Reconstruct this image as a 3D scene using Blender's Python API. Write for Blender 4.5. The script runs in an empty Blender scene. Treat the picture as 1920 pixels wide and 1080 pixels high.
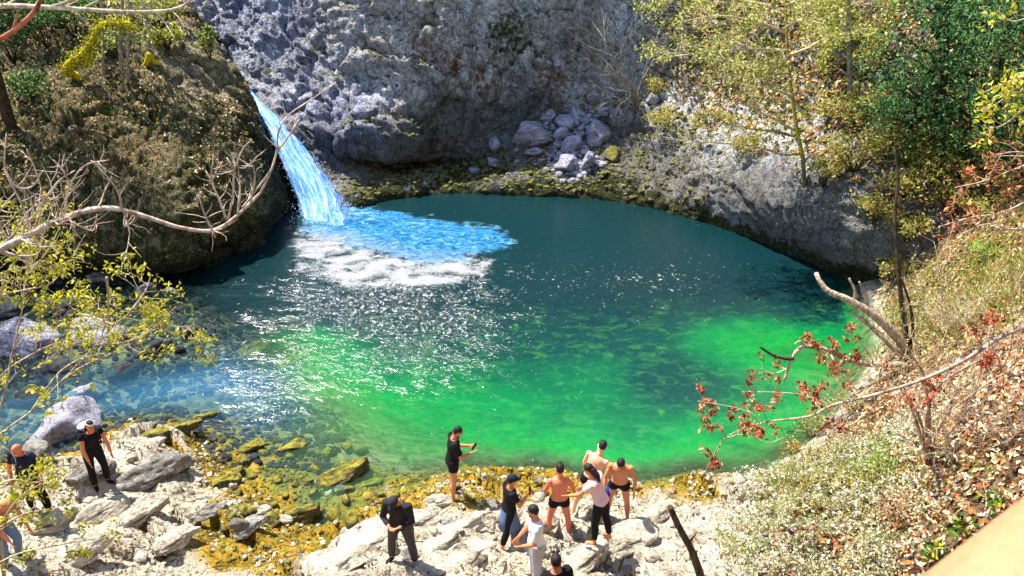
import bpy, bmesh, math, random
import numpy as np
from mathutils import Vector, Matrix
from mathutils.bvhtree import BVHTree

random.seed(7); RNG = np.random.default_rng(7)
scene = bpy.context.scene
COL = scene.collection
R = math.radians

# ------------------------------------------------------------------ camera maths
W, H, F = 1920.0, 1080.0, 1423.0
PITCH = R(27.0); HC = 11.0
CP, SP = math.cos(PITCH), math.sin(PITCH)
def ray(px, py):
    u = (px - 960) / F; v = (540 - py) / F
    return Vector((u, CP + v * SP, -SP + v * CP))
CAM = Vector((0, 0, HC))
def G(px, py, z=0.0):
    d = ray(px, py); return CAM + d * ((z - HC) / d.z)
def P(px, py, Y):
    d = ray(px, py); return CAM + d * (Y / d.y)

def C(r, g, b):
    f = lambda c: (c / 12.92 if c <= .04045 else ((c + .055) / 1.055) ** 2.4)
    return (f(r / 255), f(g / 255), f(b / 255))

# ------------------------------------------------------------------ noise
def _hash(ix, iy, iz):
    h = (ix.astype(np.int64) * 73856093) ^ (iy.astype(np.int64) * 19349663) ^ (iz.astype(np.int64) * 83492791)
    h = (h ^ (h >> 13)) * 1274126177 & 0xFFFFFFFF
    h = (h ^ (h >> 16)) * 2246822519 & 0xFFFFFFFF
    return (h ^ (h >> 15)) & 0xFFFFFFFF
def pnoise(p):
    p = np.asarray(p, float)
    i = np.floor(p); f = p - i
    u = f * f * f * (f * (f * 6 - 15) + 10)
    r = 0
    for dx in (0, 1):
        for dy in (0, 1):
            for dz in (0, 1):
                h = _hash(i[..., 0] + dx, i[..., 1] + dy, i[..., 2] + dz)
                g = ((h & 1023) / 511.5 - 1) * (f[..., 0] - dx) + (((h >> 10) & 1023) / 511.5 - 1) * (f[..., 1] - dy) + (((h >> 20) & 1023) / 511.5 - 1) * (f[..., 2] - dz)
                w = (u[..., 0] if dx else 1 - u[..., 0]) * (u[..., 1] if dy else 1 - u[..., 1]) * (u[..., 2] if dz else 1 - u[..., 2])
                r = r + g * w
    return r
def fbm(p, octv=4, gain=.5):
    p = np.asarray(p, float); a = 1.0; s = 0; t = 0
    for k in range(octv):
        s = s + a * pnoise(p * 2.03 ** k + k * 17.3); t += a; a *= gain
    return s / t * 1.4
def ridged(p, octv=4, gain=.55):
    p = np.asarray(p, float); a = 1.0; s = 0; t = 0
    for k in range(octv):
        s = s + a * (1 - 2 * np.abs(pnoise(p * 2.07 ** k + k * 9.1))); t += a; a *= gain
    return s / t
def cells(p):
    """distance to nearest / second jittered cell point (Worley), for blocky rock"""
    p = np.asarray(p, float); i = np.floor(p)
    d1 = np.full(p.shape[:-1], 9.); d2 = d1.copy(); idv = np.zeros(p.shape[:-1])
    for dx in (-1, 0, 1):
        for dy in (-1, 0, 1):
            for dz in (-1, 0, 1):
                c = i + np.array([dx, dy, dz])
                h = _hash(c[..., 0], c[..., 1], c[..., 2])
                q = c + np.stack([(h & 1023) / 1023., ((h >> 10) & 1023) / 1023., ((h >> 20) & 1023) / 1023.], -1)
                d = np.sqrt(((q - p) ** 2).sum(-1))
                m = d < d1
                d2 = np.where(m, d1, np.minimum(d2, d)); idv = np.where(m, (h % 997) / 997., idv); d1 = np.where(m, d, d1)
    return d1, d2, idv
def sstep(a, b, x):
    t = np.clip((x - a) / (b - a), 0, 1); return t * t * (3 - 2 * t)
def seg_dist(x, y, pts):
    """unsigned distance to polyline"""
    best = np.full(x.shape, 1e9)
    for a, b in zip(pts[:-1], pts[1:]):
        ax, ay = a; bx, by = b; dx, dy = bx - ax, by - ay
        t = np.clip(((x - ax) * dx + (y - ay) * dy) / (dx * dx + dy * dy + 1e-12), 0, 1)
        best = np.minimum(best, np.hypot(x - ax - t * dx, y - ay - t * dy))
    return best
def inside(x, y, poly):
    r = np.zeros(x.shape, bool); n = len(poly)
    for k in range(n):
        x1, y1 = poly[k]; x2, y2 = poly[(k + 1) % n]
        c = ((y1 > y) != (y2 > y)) & (x < (x2 - x1) * (y - y1) / (y2 - y1 + 1e-12) + x1)
        r ^= c
    return r
def sdist(x, y, poly):
    d = seg_dist(x, y, poly + [poly[0]]); return np.where(inside(x, y, poly), d, -d)
def blob(pos, px, py, rad, depth=None, z=None):
    """gaussian weight round the world point seen at a spot"""
    c = np.array(P(px, py, depth) if depth else G(px, py, z or 0))
    return np.exp(-((pos - c) ** 2).sum(-1) / (rad * rad))

# ------------------------------------------------------------------ object helpers
def setp(o, label=None, cat=None, group=None, kind=None):
    if label: o['label'] = label
    if cat: o['category'] = cat
    if group: o['group'] = group
    if kind: o['kind'] = kind
    return o
def mesh_obj(name, v, f, mat, parent=None, smooth=True, mats=None, mi=None, attrs=None, col=None):
    me = bpy.data.meshes.new(name)
    v = np.asarray(v, np.float32)
    if isinstance(f, np.ndarray):
        n, k = f.shape
        me.vertices.add(len(v)); me.vertices.foreach_set('co', v.ravel())
        me.loops.add(n * k); me.loops.foreach_set('vertex_index', f.ravel().astype(np.int32))
        me.polygons.add(n); me.polygons.foreach_set('loop_start', np.arange(0, n * k, k, dtype=np.int32))
        me.polygons.foreach_set('loop_total', np.full(n, k, np.int32))
        me.update(calc_edges=True)
    else:
        me.from_pydata(v.tolist(), [], f); me.update()
    for m in (mats or [mat]): me.materials.append(m)
    if mi is not None: me.polygons.foreach_set('material_index', np.asarray(mi, np.int32))
    me.polygons.foreach_set('use_smooth', np.full(len(me.polygons), smooth))
    for k, a in (attrs or {}).items():
        at = me.attributes.new(k, 'FLOAT', 'POINT'); at.data.foreach_set('value', np.asarray(a, np.float32).ravel())
    if col is not None:
        at = me.attributes.new('Col', 'FLOAT_COLOR', 'POINT')
        c = np.ones((len(v), 4), np.float32); c[:, :3] = col; at.data.foreach_set('color', c.ravel())
    o = bpy.data.objects.new(name, me); COL.objects.link(o)
    if parent: o.parent = parent
    return o
def empty(name, loc, label, cat, group=None, rz=0):
    o = bpy.data.objects.new(name, None); COL.objects.link(o); o.location = loc; o.rotation_euler = (0, 0, rz)
    o.empty_display_size = .2
    return setp(o, label, cat, group)
def grid_faces(nu, nv):
    a = np.arange(nu * nv).reshape(nu, nv)
    return np.stack([a[:-1, :-1], a[1:, :-1], a[1:, 1:], a[:-1, 1:]], -1).reshape(-1, 4)

class MB:
    def __init__(s): s.v = []; s.f = []; s.m = []; s.c = []
    def tube(s, pts, rad, n=6, mi=0, col=None, cap=True, jit=0):
        pts = [Vector(p) for p in pts]; base = len(s.v); up = Vector((.13, .21, .97))
        prev = None
        for i, p in enumerate(pts):
            t = (pts[min(i + 1, len(pts) - 1)] - pts[max(i - 1, 0)])
            if t.length < 1e-9: t = Vector((0, 0, 1))
            t.normalize()
            if prev is None:
                a = t.cross(up)
                if a.length < .1: a = t.cross(Vector((1, 0, 0)))
            else: a = prev - t * prev.dot(t)
            a.normalize(); prev = a; b = t.cross(a)
            r = rad[i] if hasattr(rad, '__len__') else rad
            for k in range(n):
                th = 2 * math.pi * k / n
                rr = r * (1 + (random.uniform(-jit, jit) if jit else 0))
                s.v.append(p + (a * math.cos(th) + b * math.sin(th)) * rr); s.c.append(col or (1, 1, 1))
        for i in range(len(pts) - 1):
            for k in range(n):
                k2 = (k + 1) % n
                s.f.append((base + i * n + k, base + i * n + k2, base + (i + 1) * n + k2, base + (i + 1) * n + k)); s.m.append(mi)
        if cap:
            s.f.append(tuple(base + k for k in range(n))[::-1]); s.m.append(mi)
            e = base + (len(pts) - 1) * n
            s.f.append(tuple(e + k for k in range(n))); s.m.append(mi)
    def loft(s, rings, n=14, mi=0):
        """rings: (center, side, fwd, rx, ry)"""
        base = len(s.v)
        for c, a, b, rx, ry in rings:
            for k in range(n):
                th = 2 * math.pi * k / n
                s.v.append(Vector(c) + Vector(a) * (rx * math.cos(th)) + Vector(b) * (ry * math.sin(th))); s.c.append((1, 1, 1))
        for i in range(len(rings) - 1):
            for k in range(n):
                k2 = (k + 1) % n
                s.f.append((base + i * n + k, base + i * n + k2, base + (i + 1) * n + k2, base + (i + 1) * n + k)); s.m.append(mi)
        s.f.append(tuple(base + k for k in range(n))[::-1]); s.m.append(mi)
        e = base + (len(rings) - 1) * n
        s.f.append(tuple(e + k for k in range(n))); s.m.append(mi)
    def ell(s, c, M, r, nu=12, nv=8, mi=0):
        """ellipsoid, axes = columns of M scaled by r"""
        c = Vector(c); base = len(s.v)
        for i in range(nv + 1):
            ph = math.pi * (i + .001) / (nv + .002)
            for k in range(nu):
                th = 2 * math.pi * k / nu
                l = Vector((r[0] * math.sin(ph) * math.cos(th), r[1] * math.sin(ph) * math.sin(th), -r[2] * math.cos(ph)))
                s.v.append(c + M @ l); s.c.append((1, 1, 1))
        for i in range(nv):
            for k in range(nu):
                k2 = (k + 1) % nu
                s.f.append((base + i * nu + k, base + i * nu + k2, base + (i + 1) * nu + k2, base + (i + 1) * nu + k)); s.m.append(mi)
        s.f.append(tuple(base + k for k in range(nu))[::-1]); s.m.append(mi)
        e = base + nv * nu
        s.f.append(tuple(e + k for k in range(nu))); s.m.append(mi)
    def box(s, c, M, r, mi=0):
        base = len(s.v)
        for x in (-1, 1):
            for y in (-1, 1):
                for z in (-1, 1):
                    s.v.append(Vector(c) + M @ Vector((x * r[0], y * r[1], z * r[2]))); s.c.append((1, 1, 1))
        for q in ((0, 1, 3, 2), (4, 6, 7, 5), (0, 4, 5, 1), (2, 3, 7, 6), (0, 2, 6, 4), (1, 5, 7, 3)):
            s.f.append(tuple(base + k for k in q)); s.m.append(mi)
    def build(s, name, mat, parent=None, smooth=True, mats=None, origin=None, col=False):
        v = np.array([tuple(p) for p in s.v], np.float32)
        if origin is not None: v = v - np.array(origin, np.float32)
        o = mesh_obj(name, v, s.f, mat, parent, smooth, mats, s.m if mats else None, None, np.array(s.c, np.float32) if col else None)
        return o
def remeshed(o, voxel, smooth_it=2, fac=.5):
    m = o.modifiers.new('r', 'REMESH'); m.mode = 'VOXEL'; m.voxel_size = voxel; m.use_smooth_shade = True
    if smooth_it:
        q = o.modifiers.new('s', 'SMOOTH'); q.iterations = smooth_it; q.factor = fac
    dg = bpy.context.evaluated_depsgraph_get(); dg.update()
    me = bpy.data.meshes.new_from_object(o.evaluated_get(dg))
    mats = list(o.data.materials); old = o.data
    o.modifiers.clear(); o.data = me; me.name = o.name
    me.materials.clear()
    for k in mats: me.materials.append(k)
    bpy.data.meshes.remove(old)
    me.polygons.foreach_set('use_smooth', np.full(len(me.polygons), True))
    return o

# ------------------------------------------------------------------ materials
class NT:
    def __init__(s, name):
        s.m = bpy.data.materials.new(name); s.m.use_nodes = True; s.t = s.m.node_tree; s.t.nodes.clear()
        s.out = s.t.nodes.new('ShaderNodeOutputMaterial')
    def n(s, typ, **kw):
        nd = s.t.nodes.new('ShaderNode' + typ)
        for k, v in kw.items():
            if k.startswith('_'): setattr(nd, k[1:], v)
            else:
                key = int(k[1:]) if k[0] == 'i' and k[1:].isdigit() else k.replace('__', ' ')
                sk = nd.inputs[key]
                if hasattr(v, 'is_linked') or hasattr(v, 'links'): s.t.links.new(v, sk)
                else: sk.default_value = v
        return nd
    def ramp(s, fac, stops, interp='LINEAR'):
        nd = s.t.nodes.new('ShaderNodeValToRGB'); s.t.links.new(fac, nd.inputs[0]); cr = nd.color_ramp; cr.interpolation = interp
        while len(cr.elements) < len(stops): cr.elements.new(.5)
        for e, (p, c) in zip(cr.elements, stops):
            e.position = p; e.color = (*c, 1) if len(c) == 3 else c
        return nd.outputs[0]
    def mix(s, fac, a, b, blend='MIX'):
        nd = s.t.nodes.new('ShaderNodeMix'); nd.data_type = 'RGBA'; nd.blend_type = blend
        for i, v in ((0, fac), (6, a), (7, b)):
            if hasattr(v, 'links'): s.t.links.new(v, nd.inputs[i])
            else: nd.inputs[i].default_value = v if i == 0 else (*v, 1)
        return nd.outputs[2]
    def math(s, op, a, b=0.0, c=None, clamp=False):
        nd = s.t.nodes.new('ShaderNodeMath'); nd.operation = op; nd.use_clamp = clamp
        for i, v in enumerate((a, b) if c is None else (a, b, c)):
            if hasattr(v, 'links'): s.t.links.new(v, nd.inputs[i])
            else: nd.inputs[i].default_value = v
        return nd.outputs[0]
    def attr(s, name): return s.n('Attribute', _attribute_name=name).outputs['Fac']
    def acol(s, name='Col'): return s.n('Attribute', _attribute_name=name).outputs['Color']
    def pos(s, scale=(1, 1, 1), obj=False):
        o = s.n('TexCoord').outputs['Object'] if obj else s.n('NewGeometry').outputs['Position']
        return s.n('Mapping', Vector=o, Scale=scale).outputs[0]
    def noise(s, vec, scale, detail=5, rough=.6, dist=0.0):
        return s.n('TexNoise', Vector=vec, Scale=scale, Detail=detail, Roughness=rough, Distortion=dist).outputs['Fac']
    def voro(s, vec, scale, feature='F1', out='Distance'):
        return s.n('TexVoronoi', Vector=vec, Scale=scale, _feature=feature).outputs[out]
    def bump(s, h, strength=.5, dist=.1, normal=None):
        kw = dict(Height=h, Strength=strength, Distance=dist)
        if normal is not None: kw['Normal'] = normal
        return s.n('Bump', **kw).outputs[0]
    def done(s, shader): s.t.links.new(shader, s.out.inputs[0]); return s.m
    def pbr(s, base, rough=.8, normal=None, spec=.3, **kw):
        k = {'Base Color': base if hasattr(base, 'links') else (*base, 1), 'Roughness': rough, 'Specular IOR Level': spec}
        if normal is not None: k['Normal'] = normal
        k.update(kw)
        nd = s.t.nodes.new('ShaderNodeBsdfPrincipled')
        for key, v in k.items():
            if hasattr(v, 'links'): s.t.links.new(v, nd.inputs[key])
            else: nd.inputs[key].default_value = v
        return nd.outputs[0]

def mat_cliff(name, light, mid, dark, streak=(1, 1, .35)):
    t = NT(name); p = t.pos(); ps = t.pos(streak)
    n1 = t.noise(ps, .9, 8, .68, .6); n2 = t.noise(p, 5, 8, .72); n3 = t.noise(p, 22, 4, .7)
    n0 = t.noise(ps, .28, 4, .6, .8)
    f = t.math('ADD', t.math('ADD', t.math('MULTIPLY', n0, .45), t.math('MULTIPLY', n1, .4)), t.math('ADD', t.math('MULTIPLY', n2, .25), t.math('MULTIPLY', n3, .12)))
    base = t.ramp(f, [(.455, dark), (.505, mid), (.555, light), (.63, tuple(min(1, c * 1.35) for c in light))])
    base = t.mix(t.math('MULTIPLY', t.attr('blue'), .75), base, t.ramp(f, [(.47, C(48, 54, 80)), (.55, C(126, 138, 190)), (.62, C(200, 208, 244)), (.72, C(242, 244, 255))]))
    och = t.ramp(t.noise(p, 2.2, 6, .7), [(.42, (0, 0, 0)), (.6, (1, 1, 1))])
    base = t.mix(t.math('MULTIPLY', t.attr('ochre'), och), base, C(150, 92, 40))
    mossn = t.ramp(t.math('ADD', t.noise(p, 3.5, 6, .75), t.math('MULTIPLY', t.attr('moss'), .45)), [(.62, (0, 0, 0)), (.78, (1, 1, 1))])
    mosscol = t.ramp(t.noise(p, 9, 4, .7), [(.3, C(34, 42, 22)), (.52, C(92, 102, 42)), (.68, C(156, 152, 66))])
    base = t.mix(mossn, base, mosscol)
    litn = t.ramp(t.noise(p, 14, 3, .8), [(.5, (0, 0, 0)), (.58, (1, 1, 1))])
    base = t.mix(t.math('MULTIPLY', t.attr('litter'), litn), base, C(150, 122, 84))
    cr = t.ramp(t.voro(t.n('Mapping', Vector=t.n('VectorMath', _operation='ADD', i0=p, i1=t.n('TexNoise', Vector=p, Scale=1.5, Detail=4).outputs['Color']).outputs[0], Scale=(1, 1, .7)).outputs[0], 1.3, 'DISTANCE_TO_EDGE'), [(.0, (.0, .0, .0)), (.05, (1, 1, 1))])
    base = t.mix(t.math('MULTIPLY', t.math('SUBTRACT', 1.0, cr), .6), base, dark)
    cr2 = t.ramp(t.voro(t.n('Mapping', Vector=t.n('VectorMath', _operation='ADD', i0=p, i1=t.n('TexNoise', Vector=p, Scale=3, Detail=5).outputs['Color']).outputs[0], Rotation=(0, .7, 0), Scale=(1, 1, .45)).outputs[0], 4.0, 'DISTANCE_TO_EDGE'), [(.0, (0, 0, 0)), (.12, (1, 1, 1))])
    base = t.mix(t.math('MULTIPLY', t.math('SUBTRACT', 1.0, cr2), t.math('MULTIPLY', n1, .9)), base, dark)
    h = t.math('ADD', t.math('ADD', t.math('MULTIPLY', n2, 1.0), t.math('MULTIPLY', cr2, .35)), t.math('ADD', t.math('MULTIPLY', n3, .6), t.math('MULTIPLY', cr, .25)))
    base = t.mix(t.attr('wet'), base, t.mix(.25, C(16, 17, 13), base))  # wet rock, and on the back cliff painted shade as well
    return t.done(t.pbr(base, .85, t.bump(h, 1.0, .3), .25))

def mat_terrain():
    t = NT('ground_rock_and_soil'); p = t.pos()
    n1 = t.noise(p, 1.3, 8, .7, .4); n2 = t.noise(p, 6, 8, .75); n3 = t.noise(p, 26, 4, .75)
    f = t.math('ADD', t.math('MULTIPLY', n1, .4), t.math('ADD', t.math('MULTIPLY', n2, .4), t.math('MULTIPLY', n3, .3)))
    rock = t.ramp(f, [(.42, C(70, 60, 52)), (.48, C(158, 142, 120)), (.54, C(222, 210, 186)), (.66, C(246, 238, 220))])
    # soil under the litter
    soil = t.ramp(f, [(.40, C(52, 38, 26)), (.52, C(112, 84, 58)), (.64, C(176, 150, 112))])
    grass = t.ramp(t.noise(p, 11, 5, .75), [(.35, C(70, 76, 26)), (.52, C(140, 136, 60)), (.7, C(196, 182, 110))])
    soil = t.mix(t.ramp(t.math('ADD', t.noise(p, .7, 5, .6), t.math('MULTIPLY', t.attr('grass'), .35)), [(.58, (0, 0, 0)), (.74, (1, 1, 1))]), soil, grass)
    base = t.mix(t.attr('soil'), rock, soil)
    alg = t.ramp(t.noise(p, 4, 6, .75), [(.32, C(58, 54, 18)), (.43, C(132, 116, 30)), (.52, C(200, 150, 38)), (.60, C(200, 178, 66)), (.72, C(166, 170, 90))])
    am = t.ramp(t.math('ADD', t.math('MULTIPLY', t.attr('algae'), .8), t.math('MULTIPLY', n2, .55)), [(.52, (0, 0, 0)), (.68, (1, 1, 1))])
    base = t.mix(am, base, alg)
    bed = t.ramp(t.math('ADD', t.math('MULTIPLY', t.voro(p, 4.5, 'F1'), .5), t.math('MULTIPLY', n2, .6)), [(.3, C(56, 58, 44)), (.5, C(120, 118, 84)), (.7, C(176, 168, 130))])
    base = t.mix(t.attr('bed'), base, bed)
    cr = t.ramp(t.voro(t.n('Mapping', Vector=t.n('VectorMath', _operation='ADD', i0=p, i1=t.n('TexNoise', Vector=p, Scale=1.7, Detail=4).outputs['Color']).outputs[0], Rotation=(0, 0, .6), Scale=(.6, 1.7, 1)).outputs[0], 1.0, 'DISTANCE_TO_EDGE'), [(.0, (0, 0, 0)), (.045, (1, 1, 1))])
    h = t.math('ADD', n2, t.math('ADD', t.math('MULTIPLY', n3, .5), t.math('MULTIPLY', cr, .5)))
    base = t.mix(t.math('MULTIPLY', t.math('SUBTRACT', 1.0, cr), t.math('MULTIPLY', t.math('SUBTRACT', 1.0, t.attr('soil')), t.math('MULTIPLY', t.math('SUBTRACT', t.noise(p, .8, 3), .42, clamp=True), 3.2, clamp=True))), base, C(50, 42, 34))
    return t.done(t.pbr(base, .85, t.bump(h, 1.0, .16), .2))

def mat_boulder(name, light, mid, dark, moss=0.0, mosscol=C(176, 140, 30)):
    t = NT(name); p = t.pos()
    n1 = t.noise(p, 3, 8, .7); n2 = t.noise(p, 16, 6, .75)
    f = t.math('ADD', t.math('MULTIPLY', n1, .5), t.math('MULTIPLY', n2, .5))
    base = t.ramp(f, [(.36, dark), (.48, mid), (.62, light)])
    lay = t.noise(t.pos((.8, .8, 9), True), 1.4, 5, .7, .3)
    base = t.mix(t.ramp(lay, [(.36, (1, 1, 1)), (.44, (0, 0, 0))]), base, dark)
    if moss:
        nz = t.n('SeparateXYZ', Vector=t.n('NewGeometry').outputs['Normal']).outputs[2]
        k = t.ramp(t.math('ADD', t.math('MULTIPLY', nz, .35), t.math('MULTIPLY', n1, moss)), [(.5, (0, 0, 0)), (.62, (1, 1, 1))])
        base = t.mix(k, base, t.ramp(t.noise(p, 7, 6, .75), [(.34, tuple(c * .25 for c in mosscol)), (.48, tuple(c * .8 for c in mosscol)), (.58, tuple(min(1, c * 1.3) for c in mosscol)), (.7, C(176, 176, 90))]))
    return t.done(t.pbr(base, .8, t.bump(t.math('ADD', t.math('ADD', n1, n2), t.math('MULTIPLY', lay, .5)), 1.0, .09), .25))

def mat_leaf(name, trans=.45, rough=.6):
    t = NT(name); c = t.acol()
    d = t.pbr(c, rough, None, .25)
    tr = t.n('BsdfTranslucent', Color=c).outputs[0]
    return t.done(t.n('MixShader', i0=trans, i1=d, i2=tr).outputs[0])
def mat_bark(name, a, b, moss=None):
    t = NT(name); p = t.pos((1, 1, .5))
    n = t.noise(p, 14, 6, .7)
    base = t.ramp(n, [(.35, a), (.62, b)])
    if moss:
        base = t.mix(t.ramp(t.noise(p, 3, 5, .7), [(.42, (0, 0, 0)), (.56, (1, 1, 1))]), base, t.mix(n, tuple(c * .5 for c in moss), tuple(min(1, c * 1.4) for c in moss)))
    return t.done(t.pbr(base, .8, t.bump(t.noise(p, 30, 5, .7), .8, .02), .2))
def mat_plain(name, c, rough=.7, var=.25, scale=9, spec=.3, sss=0):
    t = NT(name); p = t.pos((1, 1, 1), True)
    n = t.noise(p, scale, 5, .65)
    base = t.mix(n, tuple(k * (1 - var) for k in c), tuple(min(1, k * (1 + var)) for k in c))
    kw = {}
    if sss: kw = {'Subsurface Weight': sss, 'Subsurface Radius': (.02, .008, .004)}
    return t.done(t.pbr(base, rough, t.bump(t.noise(p, scale * 2.5, 4, .6), .35, .02), spec, **kw))

# ------------------------------------------------------------------ camera, world, sun
cam_d = bpy.data.cameras.new('camera'); cam = bpy.data.objects.new('camera', cam_d); COL.objects.link(cam)
cam.location = CAM; cam.rotation_euler = (R(90) - PITCH, 0, 0)
cam_d.sensor_width = 36; cam_d.lens = 36 * F / W; cam_d.clip_end = 500; cam_d.clip_start = .05
cam_d.dof.use_dof = True; cam_d.dof.focus_distance = 19; cam_d.dof.aperture_fstop = 9.0
scene.camera = cam
SUN_EL, SUN_AZ = R(60), R(-54)
SUN = Vector((math.sin(SUN_AZ) * math.cos(SUN_EL), math.cos(SUN_AZ) * math.cos(SUN_EL), math.sin(SUN_EL)))
sl = bpy.data.lights.new('sun', 'SUN'); sl.energy = 5.0; sl.angle = R(.55); sl.color = (1, .94, .84)
so = bpy.data.objects.new('sun', sl); COL.objects.link(so); so.location = (-20, 20, 40)
so.rotation_euler = (-SUN).to_track_quat('-Z', 'Y').to_euler()
w = bpy.data.worlds.new('World'); scene.world = w; w.use_nodes = True
wt = w.node_tree; bg = wt.nodes['Background']
sk = wt.nodes.new('ShaderNodeTexSky'); sk.sky_type = 'NISHITA'; sk.sun_disc = False
sk.sun_elevation = SUN_EL; sk.sun_rotation = SUN_AZ; sk.altitude = 800; sk.air_density = 1.2; sk.dust_density = .6
wt.links.new(sk.outputs[0], bg.inputs[0]); bg.inputs[1].default_value = .132
vs = scene.view_settings; vs.view_transform = 'Standard'; vs.look = 'None'; vs.gamma = 1; vs.exposure = 1.2
cy = scene.cycles
cy.max_bounces = 6; cy.diffuse_bounces = 3; cy.glossy_bounces = 2; cy.transmission_bounces = 3; cy.transparent_max_bounces = 8
cy.sample_clamp_indirect = 4; cy.use_denoising = True; cy.denoiser = 'OPENIMAGEDENOISE'; cy.denoising_input_passes = 'RGB_ALBEDO_NORMAL'
cy.caustics_reflective = False; cy.caustics_refractive = False

# ------------------------------------------------------------------ terrain
POOL_PX = [(575, 400), (650, 372), (760, 362), (900, 360), (1050, 366), (1200, 383), (1300, 408), (1400, 440), (1500, 480), (1600, 525),
           (1650, 590), (1660, 660), (1625, 740), (1570, 800), (1490, 862), (1400, 900), (1300, 893), (1200, 906), (1130, 905), (1060, 888), (960, 880), (890, 880),
           (800, 900), (720, 930), (620, 985), (540, 985), (500, 925), (430, 870), (380, 815), (320, 800), (255, 790), (215, 800), (160, 835),
           (100, 868), (20, 872), (-200, 860), (-500, 850), (-500, 500), (0, 508), (170, 510), (300, 510), (380, 505), (480, 462), (550, 405)]
POOL = [tuple(G(a, b)[:2]) for a, b in POOL_PX]
DEEP = [(700, 450, 4.2), (620, 430, 3.2), (850, 400, 4), (1000, 450, 5), (1300, 480, 4.6), (900, 600, 2.9), (1200, 600, 2.7), (1480, 560, 2.8), (1560, 580, 2.4),
        (1450, 650, .85), (1350, 640, 1.2), (1540, 650, .8), (1250, 715, 2.3), (1420, 720, 1.7), (1500, 750, 1.3), (1350, 800, 1.25), (1150, 690, 1.8), (1000, 780, 1.45), (850, 770, 1.15), (1180, 770, 1.7),
        (1200, 850, 1.2), (700, 700, 1.5), (780, 640, 2.1), (750, 790, .8), (650, 730, .7), (640, 650, 1.5), (540, 650, .55), (500, 620, 1.1), (600, 600, 2.0), (450, 720, .6), (350, 730, .55), (250, 745, .45),
        (600, 850, .18), (660, 830, .25), (720, 870, .25), (800, 860, .45), (950, 858, .6), (1050, 860, .6), (400, 600, .18), (330, 560, .1), (300, 545, .08), (500, 560, 2.0), (470, 520, 1.6), (560, 500, 2.0),
        (200, 640, .08), (100, 700, .12), (0, 780, .25), (-200, 700, .2), (430, 650, .2), (300, 660, .08), (1430, 850, .55), (1120, 885, .35), (560, 930, .1), (640, 945, .1)]
LANDP = [(848, 930, .35), (1045, 1010, .5), (757, 1055, .5), (1110, 1015, .5), (1165, 975, .35), (1240, 1000, .55), (640, 1045, .22), (180, 905, .45), (60, 960, .55), (300, 940, .4), (450, 990, .22), (300, 1060, .6),
         (560, 1060, .3), (900, 1075, .7), (1300, 960, .5), (1300, 1050, .9), (1180, 925, .2), (960, 905, .2), (60, 1060, .8), (-200, 950, .6), (240, 850, .35), (380, 870, .3), (600, 1150, .8), (1000, 1200, 1.1), (200, 1200, 1.1), (500, 900, .12), (420, 920, .2)]
pts = [tuple(G(a, b)[:2]) + (-c,) for a, b, c in DEEP] + [tuple(G(a, b, c)[:2]) + (c,) for a, b, c in LANDP] + [p + (-2.4,) for p in POOL[0:10]] + [p + (-1.0,) for p in POOL[10:12]] + [p + (0.0,) for p in POOL[12:40]]
pts = np.array([p for p in pts])
def tps_fit(q, z, lam=.02):
    n = len(q); d = np.hypot(q[:, None, 0] - q[None, :, 0], q[:, None, 1] - q[None, :, 1])
    K = np.where(d > 0, d * d * np.log(d + 1e-12), 0) + lam * np.eye(n)
    Pm = np.c_[np.ones(n), q]; A = np.zeros((n + 3, n + 3)); A[:n, :n] = K; A[:n, n:] = Pm; A[n:, :n] = Pm.T
    return np.linalg.solve(A, np.r_[z, 0, 0, 0])
TW = tps_fit(pts[:, :2], pts[:, 2], .05)
def tps(x, y):
    s = TW[-3] + TW[-2] * x + TW[-1] * y
    for (a, b, _), wgt in zip(pts, TW):
        d = np.hypot(x - a, y - b); s = s + wgt * np.where(d > 0, d * d * np.log(d + 1e-12), 0)
    return s
RB = [(12.4, 30), (11.8, 24), (11.2, 22.4), (10.6, 20), (10.2, 18.3), (8.6, 16), (6.5, 13.5), (5.3, 12.2), (4.6, 11.0), (4.1, 10), (3.6, 8.6), (3.2, 7), (2.6, 5), (2.0, 2), (1.6, -4)]
def bank_d(x, y):
    d = seg_dist(x, y, RB); xs = np.interp(y, [p[1] for p in RB[::-1]], [p[0] for p in RB[::-1]])
    return np.where(x > xs, d, -d)
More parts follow.
